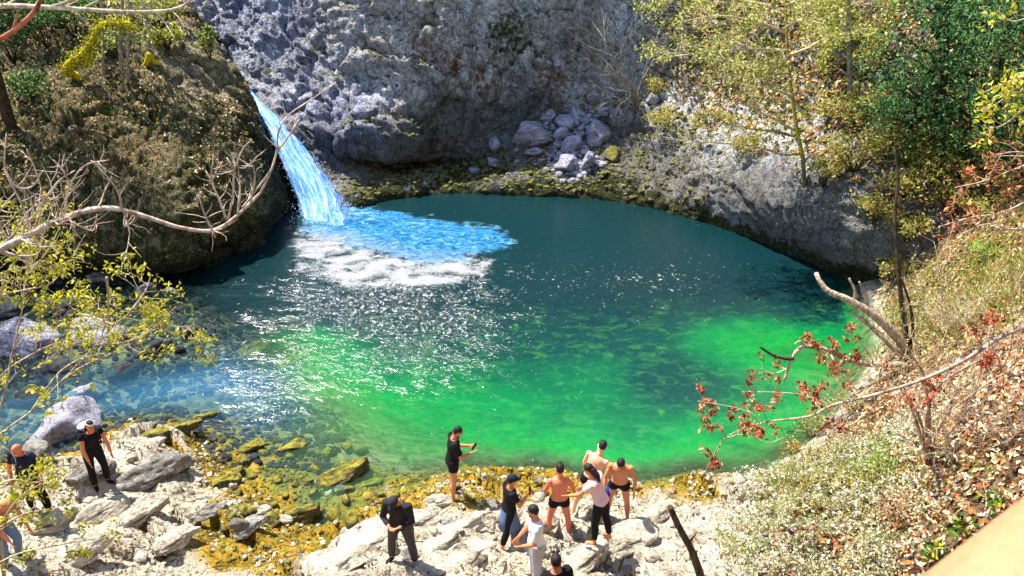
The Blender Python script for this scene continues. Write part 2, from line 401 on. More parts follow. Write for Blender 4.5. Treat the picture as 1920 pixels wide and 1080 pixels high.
def terrain_h(x, y):
    p = np.stack([x, y, np.zeros_like(x)], -1)
    sd = sdist(x, y, POOL)                               # + inside water
    b = np.clip(tps(x, y), -5.2, 1.4)
    b = np.where(sd > 0, np.minimum(b, -.04 - .05 * np.minimum(sd, 1)), np.where(y > 21.4, np.minimum(b, -1), np.maximum(b, .05)))
    shore = np.exp(-(sd / .5) ** 2)
    near = sstep(23, 19, y)
    b = b * (1 - shore * .6 * near)
    land = sstep(-.2, .8, -sd)
    # bedded limestone: tilted ledges breaking the near shore
    s = (x * .55 + y * .84 + fbm(p * .7, 3) * 1.1) / .85
    fr = s - np.floor(s)
    ledge = (sstep(0, .1, fr) - fr) * .34 * (.4 + 1.2 * sstep(-.3, .3, fbm(p * .45 + 21, 2)))
    rough = fbm(p * 1.1, 5) * .13 + ridged(p * 2.6 + 3, 4) * .09 + fbm(p * 7, 3) * .035
    shelf = sstep(1.1, .1, np.abs(b))
    b = b + land * (ledge + rough) + (1 - land) * shelf * (fbm(p * 1.7, 4) * .2 + ridged(p * 1.1 + 7, 3) * .1 - .06)
    d = bank_d(x, y)
    dp = np.maximum(d, 0)
    rb = .92 * dp + .10 * dp * dp
    rb = np.where(rb > 7, 7 + (rb - 7) * .45, rb)
    rb = rb + (fbm(p * .8 + 5, 5) * .38 + fbm(p * 3.1, 3) * .10) * sstep(0, 1.2, dp)
    rb = np.where(d > 0, rb - .1, d * 1.3 - .1)
    cb = np.interp(y, [-8, 0, 1.2, 2.6, 4.2, 6, 8, 10], [9.2, 9.1, 8.5, 6.7, 4.5, 2.5, 1.2, -3]) + fbm(p * .9 + 11, 4) * .3
    k = .35
    def smax(a, c):
        h = np.clip(.5 + .5 * (a - c) / k, 0, 1); return c + (a - c) * h + k * h * (1 - h)
    z = smax(smax(b, rb), cb)
    z = np.where(sd > .4, np.minimum(z, np.where(d > -.6, z, b)), z)
    return z, sd, d
xs = np.concatenate([np.arange(-26, -11.5, .28), np.arange(-11.5, 12, .075), np.arange(12, 26, .22)])
ys = np.concatenate([np.arange(-5, 5, .25), np.arange(5, 19, .075), np.arange(19, 46, .2)])
X, Y = np.meshgrid(xs, ys, indexing='ij')
Z, SD, BD = terrain_h(X, Y)
TP = np.stack([X, Y, Z], -1)
nz = fbm(TP * .9 + 31, 4)
soil = sstep(.15, .9, BD + nz * 1.2) * 1.0
soil = np.maximum(soil, sstep(1.2, 2.2, Z + nz) * sstep(9, 7.5, Y))
alg = sstep(.8, .04, np.abs(Z - .02 + nz * .12)) * sstep(-2.6, -.2, -np.abs(SD)) * sstep(5.2, 3.8, X) * sstep(21, 18, Y)
alg = np.maximum(alg, blob(TP, 1290, 925, 1.2) * 1.1)
for q in ((900, 905, 1.1), (1000, 912, 1.0), (820, 920, .9), (1090, 915, .8), (1380, 915, .8), (890, 960, .6), (1000, 1010, .4), (700, 1000, .7), (850, 1045, .4)): alg = np.maximum(alg, blob(TP, q[0], q[1], q[2], z=.2) * (1.0 + nz))
for q in ((560, 960, 1.6), (640, 940, 1.3), (480, 1020, 1.2), (960, 905, 1.0), (750, 950, 1.0), (620, 1040, 1.0), (830, 905, 1.2), (1060, 905, .8), (560, 1060, .8)):
    alg = np.maximum(alg, blob(TP, q[0], q[1], q[2], z=.2) * (.9 + nz * .8))
alg = np.clip(alg, 0, 1) * (1 - soil)
bed = sstep(.02, .5, SD) * (1 - alg * .8)
grass = np.clip(blob(TP, 1800, 480, 2.6, 17.5) + blob(TP, 1500, 950, 2.0, z=1) * 1.2 + blob(TP, 1650, 560, 1.6, z=1) + nz * .4, 0, 1)
terrain = setp(mesh_obj('terrain', TP.reshape(-1, 3), grid_faces(*X.shape), mat_terrain(), attrs=dict(soil=soil, algae=alg, bed=bed, grass=grass)), kind='structure')

# ------------------------------------------------------------------ cliffs: columns of measured points, splined into a sheet and roughened
def catmull(p, n):
    """resample a (k, d) polyline to n points, Catmull-Rom by chord length"""
    p = np.asarray(p, float); k = len(p)
    t = np.r_[0, np.cumsum(np.sqrt(np.maximum(np.linalg.norm(np.diff(p, axis=0), axis=1), 1e-6)))]
    u = np.linspace(0, t[-1], n) if np.isscalar(n) else n * t[-1]
    i = np.clip(np.searchsorted(t, u, 'right') - 1, 0, k - 2)
    h = (t[i + 1] - t[i])[:, None]; s = ((u - t[i]) / (t[i + 1] - t[i]))[:, None]
    m = np.zeros_like(p); m[1:-1] = (p[2:] - p[:-2]) / (t[2:] - t[:-2])[:, None]; m[0] = (p[1] - p[0]) / (t[1] - t[0]); m[-1] = (p[-1] - p[-2]) / (t[-1] - t[-2])
    s2, s3 = s * s, s * s * s
    return (2 * s3 - 3 * s2 + 1) * p[i] + (s3 - 2 * s2 + s) * h * m[i] + (-2 * s3 + 3 * s2) * p[i + 1] + (s3 - s2) * h * m[i + 1]
def sheet(cols, nv, nu):
    """cols: list of lists of 3-D points bottom to top"""
    A = np.array([catmull(np.array([tuple(q) for q in c]), nv) for c in cols])      # (ncol, nv, 3)
    t = np.r_[0, np.cumsum(np.linalg.norm(np.diff(A[:, nv // 3], axis=0), axis=1))]
    u = np.linspace(0, t[-1], nu); out = np.zeros((nu, nv, 3))
    for j in range(nv):
        p = A[:, j]; i = np.clip(np.searchsorted(t, u, 'right') - 1, 0, len(t) - 2)
        h = (t[i + 1] - t[i])[:, None]; s = ((u - t[i]) / (t[i + 1] - t[i]))[:, None]
        m = np.zeros_like(p); m[1:-1] = (p[2:] - p[:-2]) / (t[2:] - t[:-2])[:, None]; m[0] = (p[1] - p[0]) / (t[1] - t[0]); m[-1] = (p[-1] - p[-2]) / (t[-1] - t[-2])
        s2, s3 = s * s, s ** 3
        out[:, j] = (2 * s3 - 3 * s2 + 1) * p[i] + (s3 - 2 * s2 + s) * h * m[i] + (-2 * s3 + 3 * s2) * p[i + 1] + (s3 - s2) * h * m[i + 1]
    return out
def normals(g):
    du = np.gradient(g, axis=0); dv = np.gradient(g, axis=1)
    n = np.cross(du, dv); return n / (np.linalg.norm(n, axis=-1, keepdims=True) + 1e-9)
def roughen(g, big, med, fine, strat=0.0):
    n = normals(g)
    # light smoothing of normals
    d1, d2, idv = cells(g * np.array([.55, .55, .42]) + fbm(g * .5, 2)[..., None] * .6)
    e1, e2, idv2 = cells(g * 1.35 + fbm(g * 1.2, 2)[..., None] * .5)
    disp = big * (fbm(g * .28 + 4, 3) + (idv - .5) * .9 - sstep(.14, 0, d2 - d1) * .3)
    q = np.stack([g[..., 0] * .8 + g[..., 2] * .8, g[..., 1] * 1.2, (g[..., 2] - g[..., 0]) * .32], -1)
    disp = disp + med * (ridged(q * 1.2, 5) * 1.3 + (idv2 - .5) * .35 - sstep(.07, 0, e2 - e1) * .35)
    disp = disp + fine * ridged(g * 4.5, 3)
    if strat:
        s = g[..., 2] * 1.3 + g[..., 0] * .75 + fbm(g * .45, 4) * 3.0
        fr = s - np.floor(s); disp = disp + strat * (sstep(0, .2, fr) - fr)
    return g + n * disp[..., None]

def colpts(px, lst, top=None, base=True):
    """(py, Y) pairs bottom to top at one bearing; top: list of (z, Y) beyond them"""
    q = [P(px, py, Yd) for py, Yd in lst]
    if base: q = [Vector((q[0].x, q[0].y, -1.6))] + q
    for z, Yd in (top or []):
        s = Yd / q[-1].y
        q.append(Vector((q[-1].x * s, Yd, z)))
    return q
T = [(12, 37.5), (22, 40)]
back = [colpts(60, [(260, 43), (160, 43.2), (80, 43.6), (40, 44), (20, 44.3), (0, 44.6)], [(13, 46), (20, 48)]),
        colpts(250, [(240, 41), (160, 41.4), (80, 42), (40, 42.4), (20, 42.7), (0, 43)], [(13, 45), (21, 47)]),
        colpts(350, [(260, 38.5), (180, 39), (100, 39.6), (60, 40), (30, 40.4), (0, 40.8)], [(13, 43), (22, 45)]),
        colpts(420, [(320, 35.6), (240, 36), (170, 36.6), (110, 37), (60, 37.6), (0, 38.4)], [(12, 40), (22, 42)]),
        colpts(480, [(385, 32), (300, 32.6), (230, 33.4), (160, 34.4), (80, 35.5), (0, 36.6)], [(12, 38.5), (22, 41)]),
        colpts(560, [(400, 29.6), (340, 30.3), (270, 31.4), (190, 33), (90, 34.6), (0, 35.6)], [(12, 37.2), (22, 40)]),
        colpts(655, [(386, 29.0), (340, 30.4), (292, 31.6), (270, 31.0), (130, 33.0), (0, 34.2)], [(12, 36.2), (22, 39)]),
        colpts(760, [(364, 30.2), (335, 31.6), (300, 33.2), (278, 31.6), (130, 33.0), (0, 34.2)], T),
        colpts(880, [(361, 30.4), (338, 31.4), (305, 33.6), (265, 33.8), (140, 33.9), (0, 35)], T),
        colpts(1000, [(362, 30.3), (335, 31.0), (300, 32.4), (240, 34.6), (150, 35.2), (0, 36.2)], [(12, 38), (21, 41)]),
        colpts(1100, [(369, 29.9), (340, 30.6), (300, 32.1), (240, 34.0), (150, 35.6), (0, 36.8)], [(12, 39), (19, 42)]),
        colpts(1200, [(384, 29.0), (352, 29.6), (305, 31.2), (250, 32.6), (140, 34.6), (0, 36.8)], [(12, 40), (17, 43)]),
        colpts(1290, [(405, 27.8), (370, 28.0), (330, 28.7), (285, 29.8), (140, 33.6), (0, 36.6)], [(11, 40), (15, 43)]),
        colpts(1400, [(440, 25.9), (400, 25.7), (350, 26.0), (305, 27.2), (150, 31.2), (0, 34.5)], [(11, 39), (14, 42)]),
        colpts(1500, [(480, 24), (430, 23.6), (370, 23.8), (315, 25.0), (160, 28.8), (0, 32.2)], [(11, 37), (14, 40)]),
        colpts(1600, [(525, 22.1), (470, 21.7), (400, 21.9), (340, 22.8), (180, 26.4), (0, 30)], [(11, 35), (14, 39)]),
        colpts(1680, [(540, 21.4), (490, 21.2), (430, 21.3), (370, 22.0), (190, 25.2), (0, 28.6)], [(11, 33), (14, 38)]),
        colpts(1780, [(520, 21.2), (480, 21.2), (430, 21.4), (370, 22.2), (200, 24.6), (0, 27.6)], [(11, 32), (14, 37)]),
        colpts(1950, [(500, 21.2), (460, 21.2), (410, 21.6), (350, 22.4), (200, 24.2), (0, 27)], [(11, 31), (14, 36)]),
        colpts(2300, [(480, 21.2), (440, 21.2), (390, 21.6), (330, 22.4), (200, 24), (0, 26.6)], [(11, 30), (14, 35)])]
gb = sheet(back, 230, 560)
right_side = sstep(5, 9, gb[..., 0])
gb2 = roughen(gb, .6, .30, .08, .2); gb3 = roughen(gb, .35, .16, .05, .1)
_lo = (.45 + .55 * sstep(.4, 2.4, gb[..., 2]))[..., None]
gb = gb * (1 - _lo) + _lo * (gb2 * (1 - right_side[..., None]) + gb3 * right_side[..., None])
nb = normals(gb)
nzb = fbm(gb * .7, 4)
moss = np.clip(sstep(1.0, .1, gb[..., 2] + nzb * .8) * .8 + right_side * .35 * sstep(3.0, 5, gb[..., 2]) + blob(gb, 1080, 345, 1.6, 30.2) * .4 + sstep(.45, .8, nb[..., 2]) * (.1 + .4 * (gb[..., 2] > 4)) + blob(gb, 960, 60, 1.2, 35) * .6, 0, 1)
blue = np.clip(blob(gb, 520, 90, 3.0, 35) * 1.2 + blob(gb, 450, 20, 2.5, 37.5) + blob(gb, 600, 220, 1.8, 32) * .9 + blob(gb, 650, 240, 1.2, 31.3) * .9 + blob(gb, 700, 220, 1.5, 32.4) * .5 + nzb * .2, 0, 1)  # blue of skylit shade painted onto the rock near the falls
och = np.clip(blob(gb, 900, 150, .9, 33.9) + blob(gb, 1030, 140, 1.1, 35.3) + blob(gb, 940, 110, .8, 34) + blob(gb, 800, 80, .8, 33.6) * .9 + blob(gb, 850, 120, .7, 33.6), 0, 1)
wet_shade = np.clip(sstep(3.6, 2.0, gb[..., 2] + nzb * .8) * (1 - .3 * sstep(1.1, .5, gb[..., 2])) * (1 - sstep(5, 9, gb[..., 0]) * .45) * .95 + blob(gb, 880, 235, 1.5, 34) * .8 + blob(gb, 1000, 180, .7, 35) + blob(gb, 470, 230, 1.3, 33.2) + blob(gb, 955, 150, .9, 35) * .9 + blob(gb, 830, 180, .8, 33.4) * .7 + blob(gb, 790, 250, 1.2, 32.2) * .7 + blob(gb, 1080, 60, 1.2, 36) * .6 + sstep(.16, .3, nzb) * .5 + (blob(gb, 1560, 400, 2.4, 22.8) + blob(gb, 1640, 430, 1.8, 21.8) + blob(gb, 1450, 370, 1.6, 25.4) * .7) * .75, 0, .9)  # wet rock and stains, plus recess and bulge shade painted in
lit = right_side * sstep(3.2, 4.2, gb[..., 2]) * .9
M_back = mat_cliff('grey_limestone_cliff', C(244, 234, 222), C(168, 157, 148), C(42, 37, 34))
cliff = setp(mesh_obj('cliff', gb.reshape(-1, 3), grid_faces(*gb.shape[:2]), M_back, attrs=dict(moss=moss, blue=blue, ochre=och, litter=lit, wet=wet_shade)), kind='structure')

LB = [colpts(-700, [(520, 20.5), (470, 20.4), (400, 20.8), (320, 21.6), (250, 23), (180, 25.5), (100, 29), (0, 33)], [(10, 38)]),
      colpts(-300, [(518, 21.6), (470, 21.4), (400, 21.7), (320, 22.5), (250, 24), (180, 26.5), (100, 29.5), (0, 33)], [(10, 38)]),
      colpts(0, [(515, 22.5), (470, 22.2), (400, 22.5), (320, 23.3), (250, 24.7), (180, 27), (100, 30), (0, 33.5)], [(9.5, 38)]),
      colpts(170, [(511, 22.7), (470, 22.3), (400, 22.6), (320, 23.5), (250, 25), (180, 27.4), (100, 30.2), (0, 33.5)], [(9, 38)]),
      colpts(300, [(508, 22.9), (460, 22.6), (390, 23.1), (320, 24.2), (250, 26), (180, 28.2), (100, 30.8), (25, 33.3)], [(7, 36), (2, 38.4)]),
      colpts(372, [(500, 23.3), (450, 23.1), (380, 23.8), (310, 25.2), (245, 27), (180, 28.9), (120, 30.6), (75, 32.4)], [(5, 34), (1.4, 36.4)]),
      colpts(432, [(480, 24.3), (430, 24.3), (370, 24.9), (310, 26.2), (260, 27.6), (215, 29), (178, 30.4), (152, 31.6)], [(3.6, 33), (1, 34.6)]),
      colpts(486, [(452, 25.4), (400, 26.2), (360, 26.8), (325, 27.6), (300, 28.4), (280, 29.2), (266, 30), (262, 30.6)], [(1.8, 31.4), (.2, 32.2)]),
      colpts(524, [(424, 27.9), (385, 27.9), (365, 28.2), (350, 28.6), (338, 29), (330, 29.4), (326, 29.8), (324, 30)], [(.8, 30.6), (-.4, 31)]),
      colpts(552, [(408, 28.6), (398, 28.7), (392, 28.9), (388, 29.1), (385, 29.3), (383, 29.5), (382, 29.7), (381, 29.9)], [(-.2, 30.2), (-.8, 30.6)])]
gl = sheet(LB, 200, 360)
_f = np.linspace(0, 1, 360)[:, None, None]
gl = roughen(gl, .5, .34, .07, .12) * (1 - sstep(.75, .95, _f) * .7) + gl * sstep(.75, .95, _f) * .7
nl = normals(gl); nzl = fbm(gl * .7 + 9, 4)
top = sstep(.35, .7, nl[..., 2] + nzl * .2)
mossl = np.clip(.55 + nzl * .5 + sstep(1.5, .3, gl[..., 2]) * .2, 0, 1)
och_l = np.clip(blob(gl, 130, 240, 1.6, 24.8) + blob(gl, 250, 290, 1.2, 24.6) * .8 + blob(gl, 490, 270, .7, 28.6), 0, 1)
_e = lambda a, b, r_: np.max([np.exp(-((gl - gl[int(u), int(v)]) ** 2).sum(-1) / r_ ** 2) for u, v in [np.unravel_index(np.argmin(np.hypot((gl[..., 0] / ((gl[..., 1]) * CP - (gl[..., 2] - HC) * SP) * F + 960) - a, 540 - ((gl[..., 2] - HC) * CP + gl[..., 1] * SP) / (gl[..., 1] * CP - (gl[..., 2] - HC) * SP) * F - b)), gl.shape[:2])]], 0)
pale = np.clip(_e(350, 75, 1.5) + _e(345, 125, 1.2) + _e(385, 160, .9) + _e(420, 200, .6), 0, 1)
mossl = np.clip(mossl - pale * .9, 0, 1)
M_left = mat_cliff('mossy_brown_rock', C(168, 156, 122), C(102, 96, 66), C(32, 31, 22), (1, 1, .8))
cliff2 = setp(mesh_obj('cliff', gl.reshape(-1, 3), grid_faces(*gl.shape[:2]), M_left, attrs=dict(moss=mossl, blue=gl[..., 0] * 0, ochre=och_l, litter=np.clip(top * (1 - pale), 0, 1), wet=np.clip(sstep(1.2, .1, gl[..., 2] + nzl * .5) + sstep(-10.6, -9.6, gl[..., 0] + nzl * .4) * sstep(26, 27.5, gl[..., 1]) * .9, 0, .9))), kind='structure')

# surfaces to set things on
def bvh_of(g):
    return BVHTree.FromPolygons([tuple(q) for q in g.reshape(-1, 3)], [tuple(int(k) for k in f) for f in grid_faces(*g.shape[:2])])
BV = [bvh_of(TP), bvh_of(gb), bvh_of(gl)]
def hit(px, py, which=(0, 1, 2)):
    d = ray(px, py).normalized(); best = None
    for k in which:
        r = BV[k].ray_cast(CAM, d, 200)
        if r[0] is not None and (best is None or r[3] < best[2]): best = (r[0], r[1], r[3])
    if best is None: return G(px, py, 1.0), Vector((0, 0, 1))
    n = best[1]
    if n.dot(d) > 0: n = -n
    return best[0], n
def drop(x, y, which=(0, 1, 2)):
    best = None
    for k in which:
        r = BV[k].ray_cast(Vector((x, y, 40)), Vector((0, 0, -1)), 90)
        if r[0] is not None and (best is None or r[0].z > best[0].z): best = (r[0], r[1])
    return (best[0], best[1] if best[1].z > 0 else -best[1]) if best else (Vector((x, y, 0)), Vector((0, 0, 1)))

# ------------------------------------------------------------------ water
wx = np.arange(-17, 12.6, .075); wy = np.arange(8.6, 31.6, .075)
WX, WY = np.meshgrid(wx, wy, indexing='ij')
wh, wsd, wbd = terrain_h(WX, WY)
depth = np.clip(-wh, 0, 6)
WP = np.stack([WX, WY, WX * 0], -1)
warp = np.stack([fbm(WP * .9, 3), fbm(WP * .9 + 40, 3), WX * 0], -1)
def wpoly(l): return [tuple(G(a, b)[:2]) for a, b in l]
plume = sdist(WX + warp[..., 0] * .5, WY + warp[..., 1] * .5, wpoly([(565, 410), (600, 385), (660, 384), (760, 396), (850, 415), (930, 425), (985, 452), (930, 478), (860, 505), (780, 502), (690, 480), (600, 455), (555, 440)]))
foam1 = sstep(-.25, .9, plume + fbm(WP * 2.2, 4) * .8)
white = sdist(WX + warp[..., 0] * .4, WY + warp[..., 1] * .4, wpoly([(548, 436), (600, 440), (680, 462), (760, 490), (850, 492), (945, 485), (905, 525), (800, 545), (700, 545), (600, 530), (545, 505)]))
foam2 = sstep(-1.1, .7, white) * (.78 + .7 * fbm(WP * np.array([1.0, 1.8, 1]) + 7, 3))
rap = sdist(WX, WY, wpoly([(200, 760), (340, 690), (420, 650), (520, 700), (560, 790), (470, 830), (380, 770), (300, 780)]))
foam3 = sstep(-.8, 1.2, rap) * .55
chop = np.clip(np.exp(-((WX + 3.6) / 4.6) ** 2 - ((WY - 21.0) / 3.4) ** 2) * 2.2 * (.65 + .9 * fbm(WP * .8 + 60, 3)) + np.exp(-((WX + 6.2) / 1.8) ** 2 - ((WY - 16) / 2.0) ** 2) * .6 + np.exp(-((WX + 2.0) / 3.2) ** 2 - ((WY - 17) / 2.4) ** 2) * .7
               + np.exp(-((WX - 4.5) / 3) ** 2 - ((WY - 22) / 1.6) ** 2) * .9, 0, 2.0)
amp = .014 + .045 * chop + .16 * foam1 + .05 * foam2
wz = amp * (fbm(WP * np.array([1.3, 2.0, 1]), 3) + .55 * ridged(WP * np.array([2.2, 3.6, 1]) + 3, 3))
wz = wz * sstep(.0, .25, depth)
wave = NT('pool_water_surface')
def make_water():
    t = wave; p = t.pos((1.0, 1.7, 1)); ch = t.attr('chop'); dp = t.attr('depth')
    pw = t.n('VectorMath', _operation='ADD', i0=p, i1=t.n('VectorMath', _operation='SCALE', i0=t.n('TexNoise', Vector=p, Scale=1.2, Detail=3).outputs['Color'], Scale=.5).outputs[0]).outputs[0]
    n1 = t.noise(pw, 2.6, 3, .55, .5); n2 = t.noise(pw, 8.5, 3, .6, .4)
    h = t.math('ADD', t.math('MULTIPLY', n1, .34), t.math('MULTIPLY', n2, .16))
    st = t.math('MINIMUM', t.math('ADD', .11, t.math('MULTIPLY', ch, .28)), 1.0)
    nrm = t.bump(h, st, 1.0)
    col = t.ramp(t.math('DIVIDE', dp, 5.0), [(.0, C(120, 140, 84)), (.08, C(74, 162, 84)), (.18, C(4, 160, 66)), (.27, C(0, 132, 66)), (.40, C(8, 62, 56)), (.58, C(11, 42, 48)), (1, C(8, 27, 35))])
    col = t.mix(t.math('MULTIPLY', t.math('SUBTRACT', t.noise(p, .55, 5, .65, 1.2), .38, clamp=True), 2.2, clamp=True), col, t.mix(.72, col, C(6, 66, 58)))
    col = t.mix(t.math('MULTIPLY', t.math('SUBTRACT', t.noise(p, 1.9, 5, .7, 1.0), .5, clamp=True), 3.0, clamp=True), col, t.mix(.4, col, C(90, 190, 70)))
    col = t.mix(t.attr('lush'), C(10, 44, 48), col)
    col = t.mix(t.attr('cold'), col, C(50, 120, 160))
    fac = t.math('SUBTRACT', 1.0, t.math('POWER', 2.718, t.math('MULTIPLY', dp, -.85)))
    tint = t.n('BsdfTransparent', Color=(.80, .97, .86, 1)).outputs[0]
    body = t.n('MixShader', i0=fac, i1=tint, i2=t.n('BsdfDiffuse', Color=col, Normal=nrm).outputs[0]).outputs[0]
    fr = t.n('Fresnel', IOR=1.33, Normal=nrm).outputs[0]
    sp = t.n('BsdfAnisotropic', Color=(1, 1, 1, 1), Roughness=.16, Normal=nrm).outputs[0]
    surf = t.n('MixShader', i0=fr, i1=body, i2=sp).outputs[0]
    fn = t.math('ADD', t.math('MULTIPLY', t.noise(p, 3.0, 7, .75, .8), .55), t.math('MULTIPLY', t.noise(p, 11, 5, .75), .45))
    wm = t.ramp(t.math('ADD', t.math('MULTIPLY', t.attr('white'), .55), t.math('SUBTRACT', fn, .5)), [(.30, (0, 0, 0)), (.44, (1, 1, 1))])
    fs = t.noise(t.pos((.8, 2.2, 1)), 2.2, 8, .75, 1.6)
    fm = t.ramp(t.math('ADD', t.attr('foam'), t.math('MULTIPLY', t.math('SUBTRACT', fs, .5), 1.7)), [(.26, (0, 0, 0)), (.62, (1, 1, 1))])
    fcol = t.ramp(t.math('ADD', t.math('MULTIPLY', fn, .45), t.math('MULTIPLY', fs, .55)), [(.40, C(0, 84, 160)), (.455, C(0, 130, 208)), (.50, C(16, 170, 236)), (.545, C(140, 216, 250)), (.60, C(242, 250, 255))])  # blue of skylit shade painted in, with aerated water's own blue
    fb = t.bump(t.math('ADD', fn, fs), 1.0, .4)
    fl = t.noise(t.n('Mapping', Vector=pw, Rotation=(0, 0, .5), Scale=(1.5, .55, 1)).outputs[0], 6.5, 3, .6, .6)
    glint_flk = t.ramp(t.math('ADD', fl, t.math('MULTIPLY', t.math('SUBTRACT', ch, .55), .10)), [(.675, (0, 0, 0)), (.695, (1, 1, 1))])  # white flecks painted as sun glints on choppy water, partly drifting foam
    wm = t.math('MAXIMUM', wm, glint_flk)
    fcol = t.mix(t.math('MULTIPLY', t.attr('white'), t.math('MULTIPLY', fs, 1.5, clamp=True)), fcol, C(240, 246, 250))  # sunlit white painted in along the plume's sunward edge
    foam = t.pbr(fcol, .5, fb, .4)
    wf = t.pbr(C(236, 238, 242), .5, fb, .4)
    s1 = t.n('MixShader', i0=wm, i1=surf, i2=wf).outputs[0]
    s2 = t.n('MixShader', i0=fm, i1=s1, i2=foam).outputs[0]
    return t.done(s2)
cold = np.clip(sstep(-1.0, 1.2, rap) * .9 + blob(WP, 60, 800, 3.0) * .8, 0, 1)
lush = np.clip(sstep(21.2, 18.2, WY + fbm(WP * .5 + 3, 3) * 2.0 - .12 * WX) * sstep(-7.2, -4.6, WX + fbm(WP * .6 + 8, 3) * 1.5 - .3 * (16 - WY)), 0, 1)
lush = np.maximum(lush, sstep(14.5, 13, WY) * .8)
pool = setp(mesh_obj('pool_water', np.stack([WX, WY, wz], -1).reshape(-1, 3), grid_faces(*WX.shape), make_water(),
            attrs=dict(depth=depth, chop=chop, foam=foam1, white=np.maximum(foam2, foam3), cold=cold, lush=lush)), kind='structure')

# waterfall: a body of falling water with a rounded section and ragged surface
def waterfall():
    st = [((456, 172), (472, 182), 33.4), ((480, 204), (506, 214), 32.3), ((500, 236), (540, 242), 31.4), ((516, 266), (558, 265), 30.6), ((535, 305), (586, 305), 29.8),
          ((553, 345), (612, 340), 29.0), ((568, 385), (632, 374), 28.3), ((575, 424), (645, 406), 27.5), ((574, 456), (672, 430), 26.9)]
    L = catmull(np.array([tuple(P(*a, y)) for a, b, y in st]), 110); Rr = catmull(np.array([tuple(P(*b, y + .25)) for a, b, y in st]), 110)
    n = 40; ang = np.linspace(0, 2 * math.pi, n, endpoint=False)
    mid = (L + Rr) / 2; half = (Rr - L) / 2
    tang = np.gradient(mid, axis=0); nn = np.cross(half, tang); nn /= np.linalg.norm(nn, axis=1, keepdims=True) + 1e-9
    nn *= np.sign((nn * (np.array(CAM) - mid)).sum(1))[:, None]
    hw = np.linalg.norm(half, axis=1)
    g = mid[:, None] + half[:, None] * np.cos(ang)[None, :, None] + nn[:, None] * (np.sin(ang)[None, :] * (.12 + .30 * hw)[:, None])[..., None]
    s = np.linspace(0, 9, 110)[:, None] * np.ones((1, n)); a2 = np.ones((110, 1)) * ang[None]
    q = np.stack([np.cos(a2) * 4 * hw[:, None], np.sin(a2) * 2, s * .55], -1)
    q = q * np.array([1, 1, .5]); d = ridged(q, 4) * .08 + fbm(q * 2.5, 3) * .06 + ridged(q * np.array([3.2, 3.2, .8]), 3) * .04
    out = g - mid[:, None]; out /= np.linalg.norm(out, axis=-1, keepdims=True) + 1e-9
    g = g + out * (d * (.5 + np.linspace(0, 1.3, 110)[:, None]))[..., None]
    idx = np.arange(110 * n).reshape(110, n); f = np.stack([idx[:-1], np.roll(idx, -1, 1)[:-1], np.roll(idx, -1, 1)[1:], idx[1:]], -1).reshape(-1, 4)
    t = NT('falling_water'); fl = t.n('Attribute', _attribute_name='flow').outputs['Vector']
    a = t.noise(t.n('Mapping', Vector=fl, Scale=(8, .45, 1)).outputs[0], 1.0, 6, .7, .4); b = t.noise(t.n('Mapping', Vector=fl, Scale=(17, 1.5, 1)).outputs[0], 1.0, 5, .7)
    k = t.math('ADD', t.math('MULTIPLY', a, .6), t.math('MULTIPLY', b, .4))
    c = t.ramp(k, [(.34, C(10, 70, 165)), (.44, C(44, 128, 226)), (.52, C(112, 178, 250)), (.62, C(220, 236, 255))])
    m = t.done(t.pbr(c, .35, t.bump(k, .8, .2), .5))
    o = mesh_obj('waterfall', g.reshape(-1, 3), f, m)
    at = o.data.attributes.new('flow', 'FLOAT_VECTOR', 'POINT')
    fv = np.stack([np.cos(a2) * hw[:, None], s, s * 0], -1).astype(np.float32); at.data.foreach_set('vector', fv.ravel())
    return setp(o, kind='structure')
waterfall()

# ------------------------------------------------------------------ loose leaves, blades, foliage
def unit(v): return v / (np.linalg.norm(v, axis=-1, keepdims=True) + 1e-9)
def leaf_mesh(name, p, size, col, mat, parent=None, nrm=None, tilt=1.0, aspect=.5, fold=.25, lift=0.0):
    n = len(p); p = np.asarray(p, float)
    rv = unit(RNG.normal(size=(n, 3)))
    N = rv if nrm is None else unit(np.asarray(nrm) + rv * tilt)
    a = unit(np.cross(N, unit(RNG.normal(size=(n, 3))))); b = np.cross(N, a)
    s = np.asarray(size)[:, None] * np.ones((n, 1))
    c = p + N * lift * s
    V = np.stack([c - a * s, c + b * s * aspect + N * s * fold, c + a * s, c - b * s * aspect + N * s * fold], 1).reshape(-1, 3)
    Fc = np.arange(4 * n).reshape(n, 4)
    o = mesh_obj(name, V, Fc, mat, parent, smooth=False, col=np.repeat(np.asarray(col, float), 4, axis=0))
    return o
def palette(n, cols, jit=.18):
    c = np.array([C(*k[:3]) for k in cols]); wgt = np.array([k[3] if len(k) > 3 else 1 for k in cols], float)
    i = RNG.choice(len(c), n, p=wgt / wgt.sum())
    return np.clip(c[i] * (1 + RNG.normal(size=(n, 1)) * jit), .003, .95)
def on_grid(g, weight, n):
    """n random points on a vertex grid, weighted by area x weight"""
    a, b, c, d = g[:-1, :-1], g[1:, :-1], g[1:, 1:], g[:-1, 1:]
    ar = np.linalg.norm(np.cross(c - a, d - b), axis=-1) * .5
    weight = np.maximum(weight * 1.0, 0); wq = (weight[:-1, :-1] + weight[1:, 1:]) * .5 * ar
    f = RNG.choice(wq.size, n, p=(wq / wq.sum()).ravel()); i, j = np.unravel_index(f, wq.shape)
    u, v = RNG.random((n, 1)), RNG.random((n, 1))
    p = (a[i, j] * (1 - u) + b[i, j] * u) * (1 - v) + (d[i, j] * (1 - u) + c[i, j] * u) * v
    nn = unit(np.cross(c[i, j] - a[i, j], d[i, j] - b[i, j])); nn *= np.where(nn[:, 2:] < 0, -1, 1)
    return p, nn
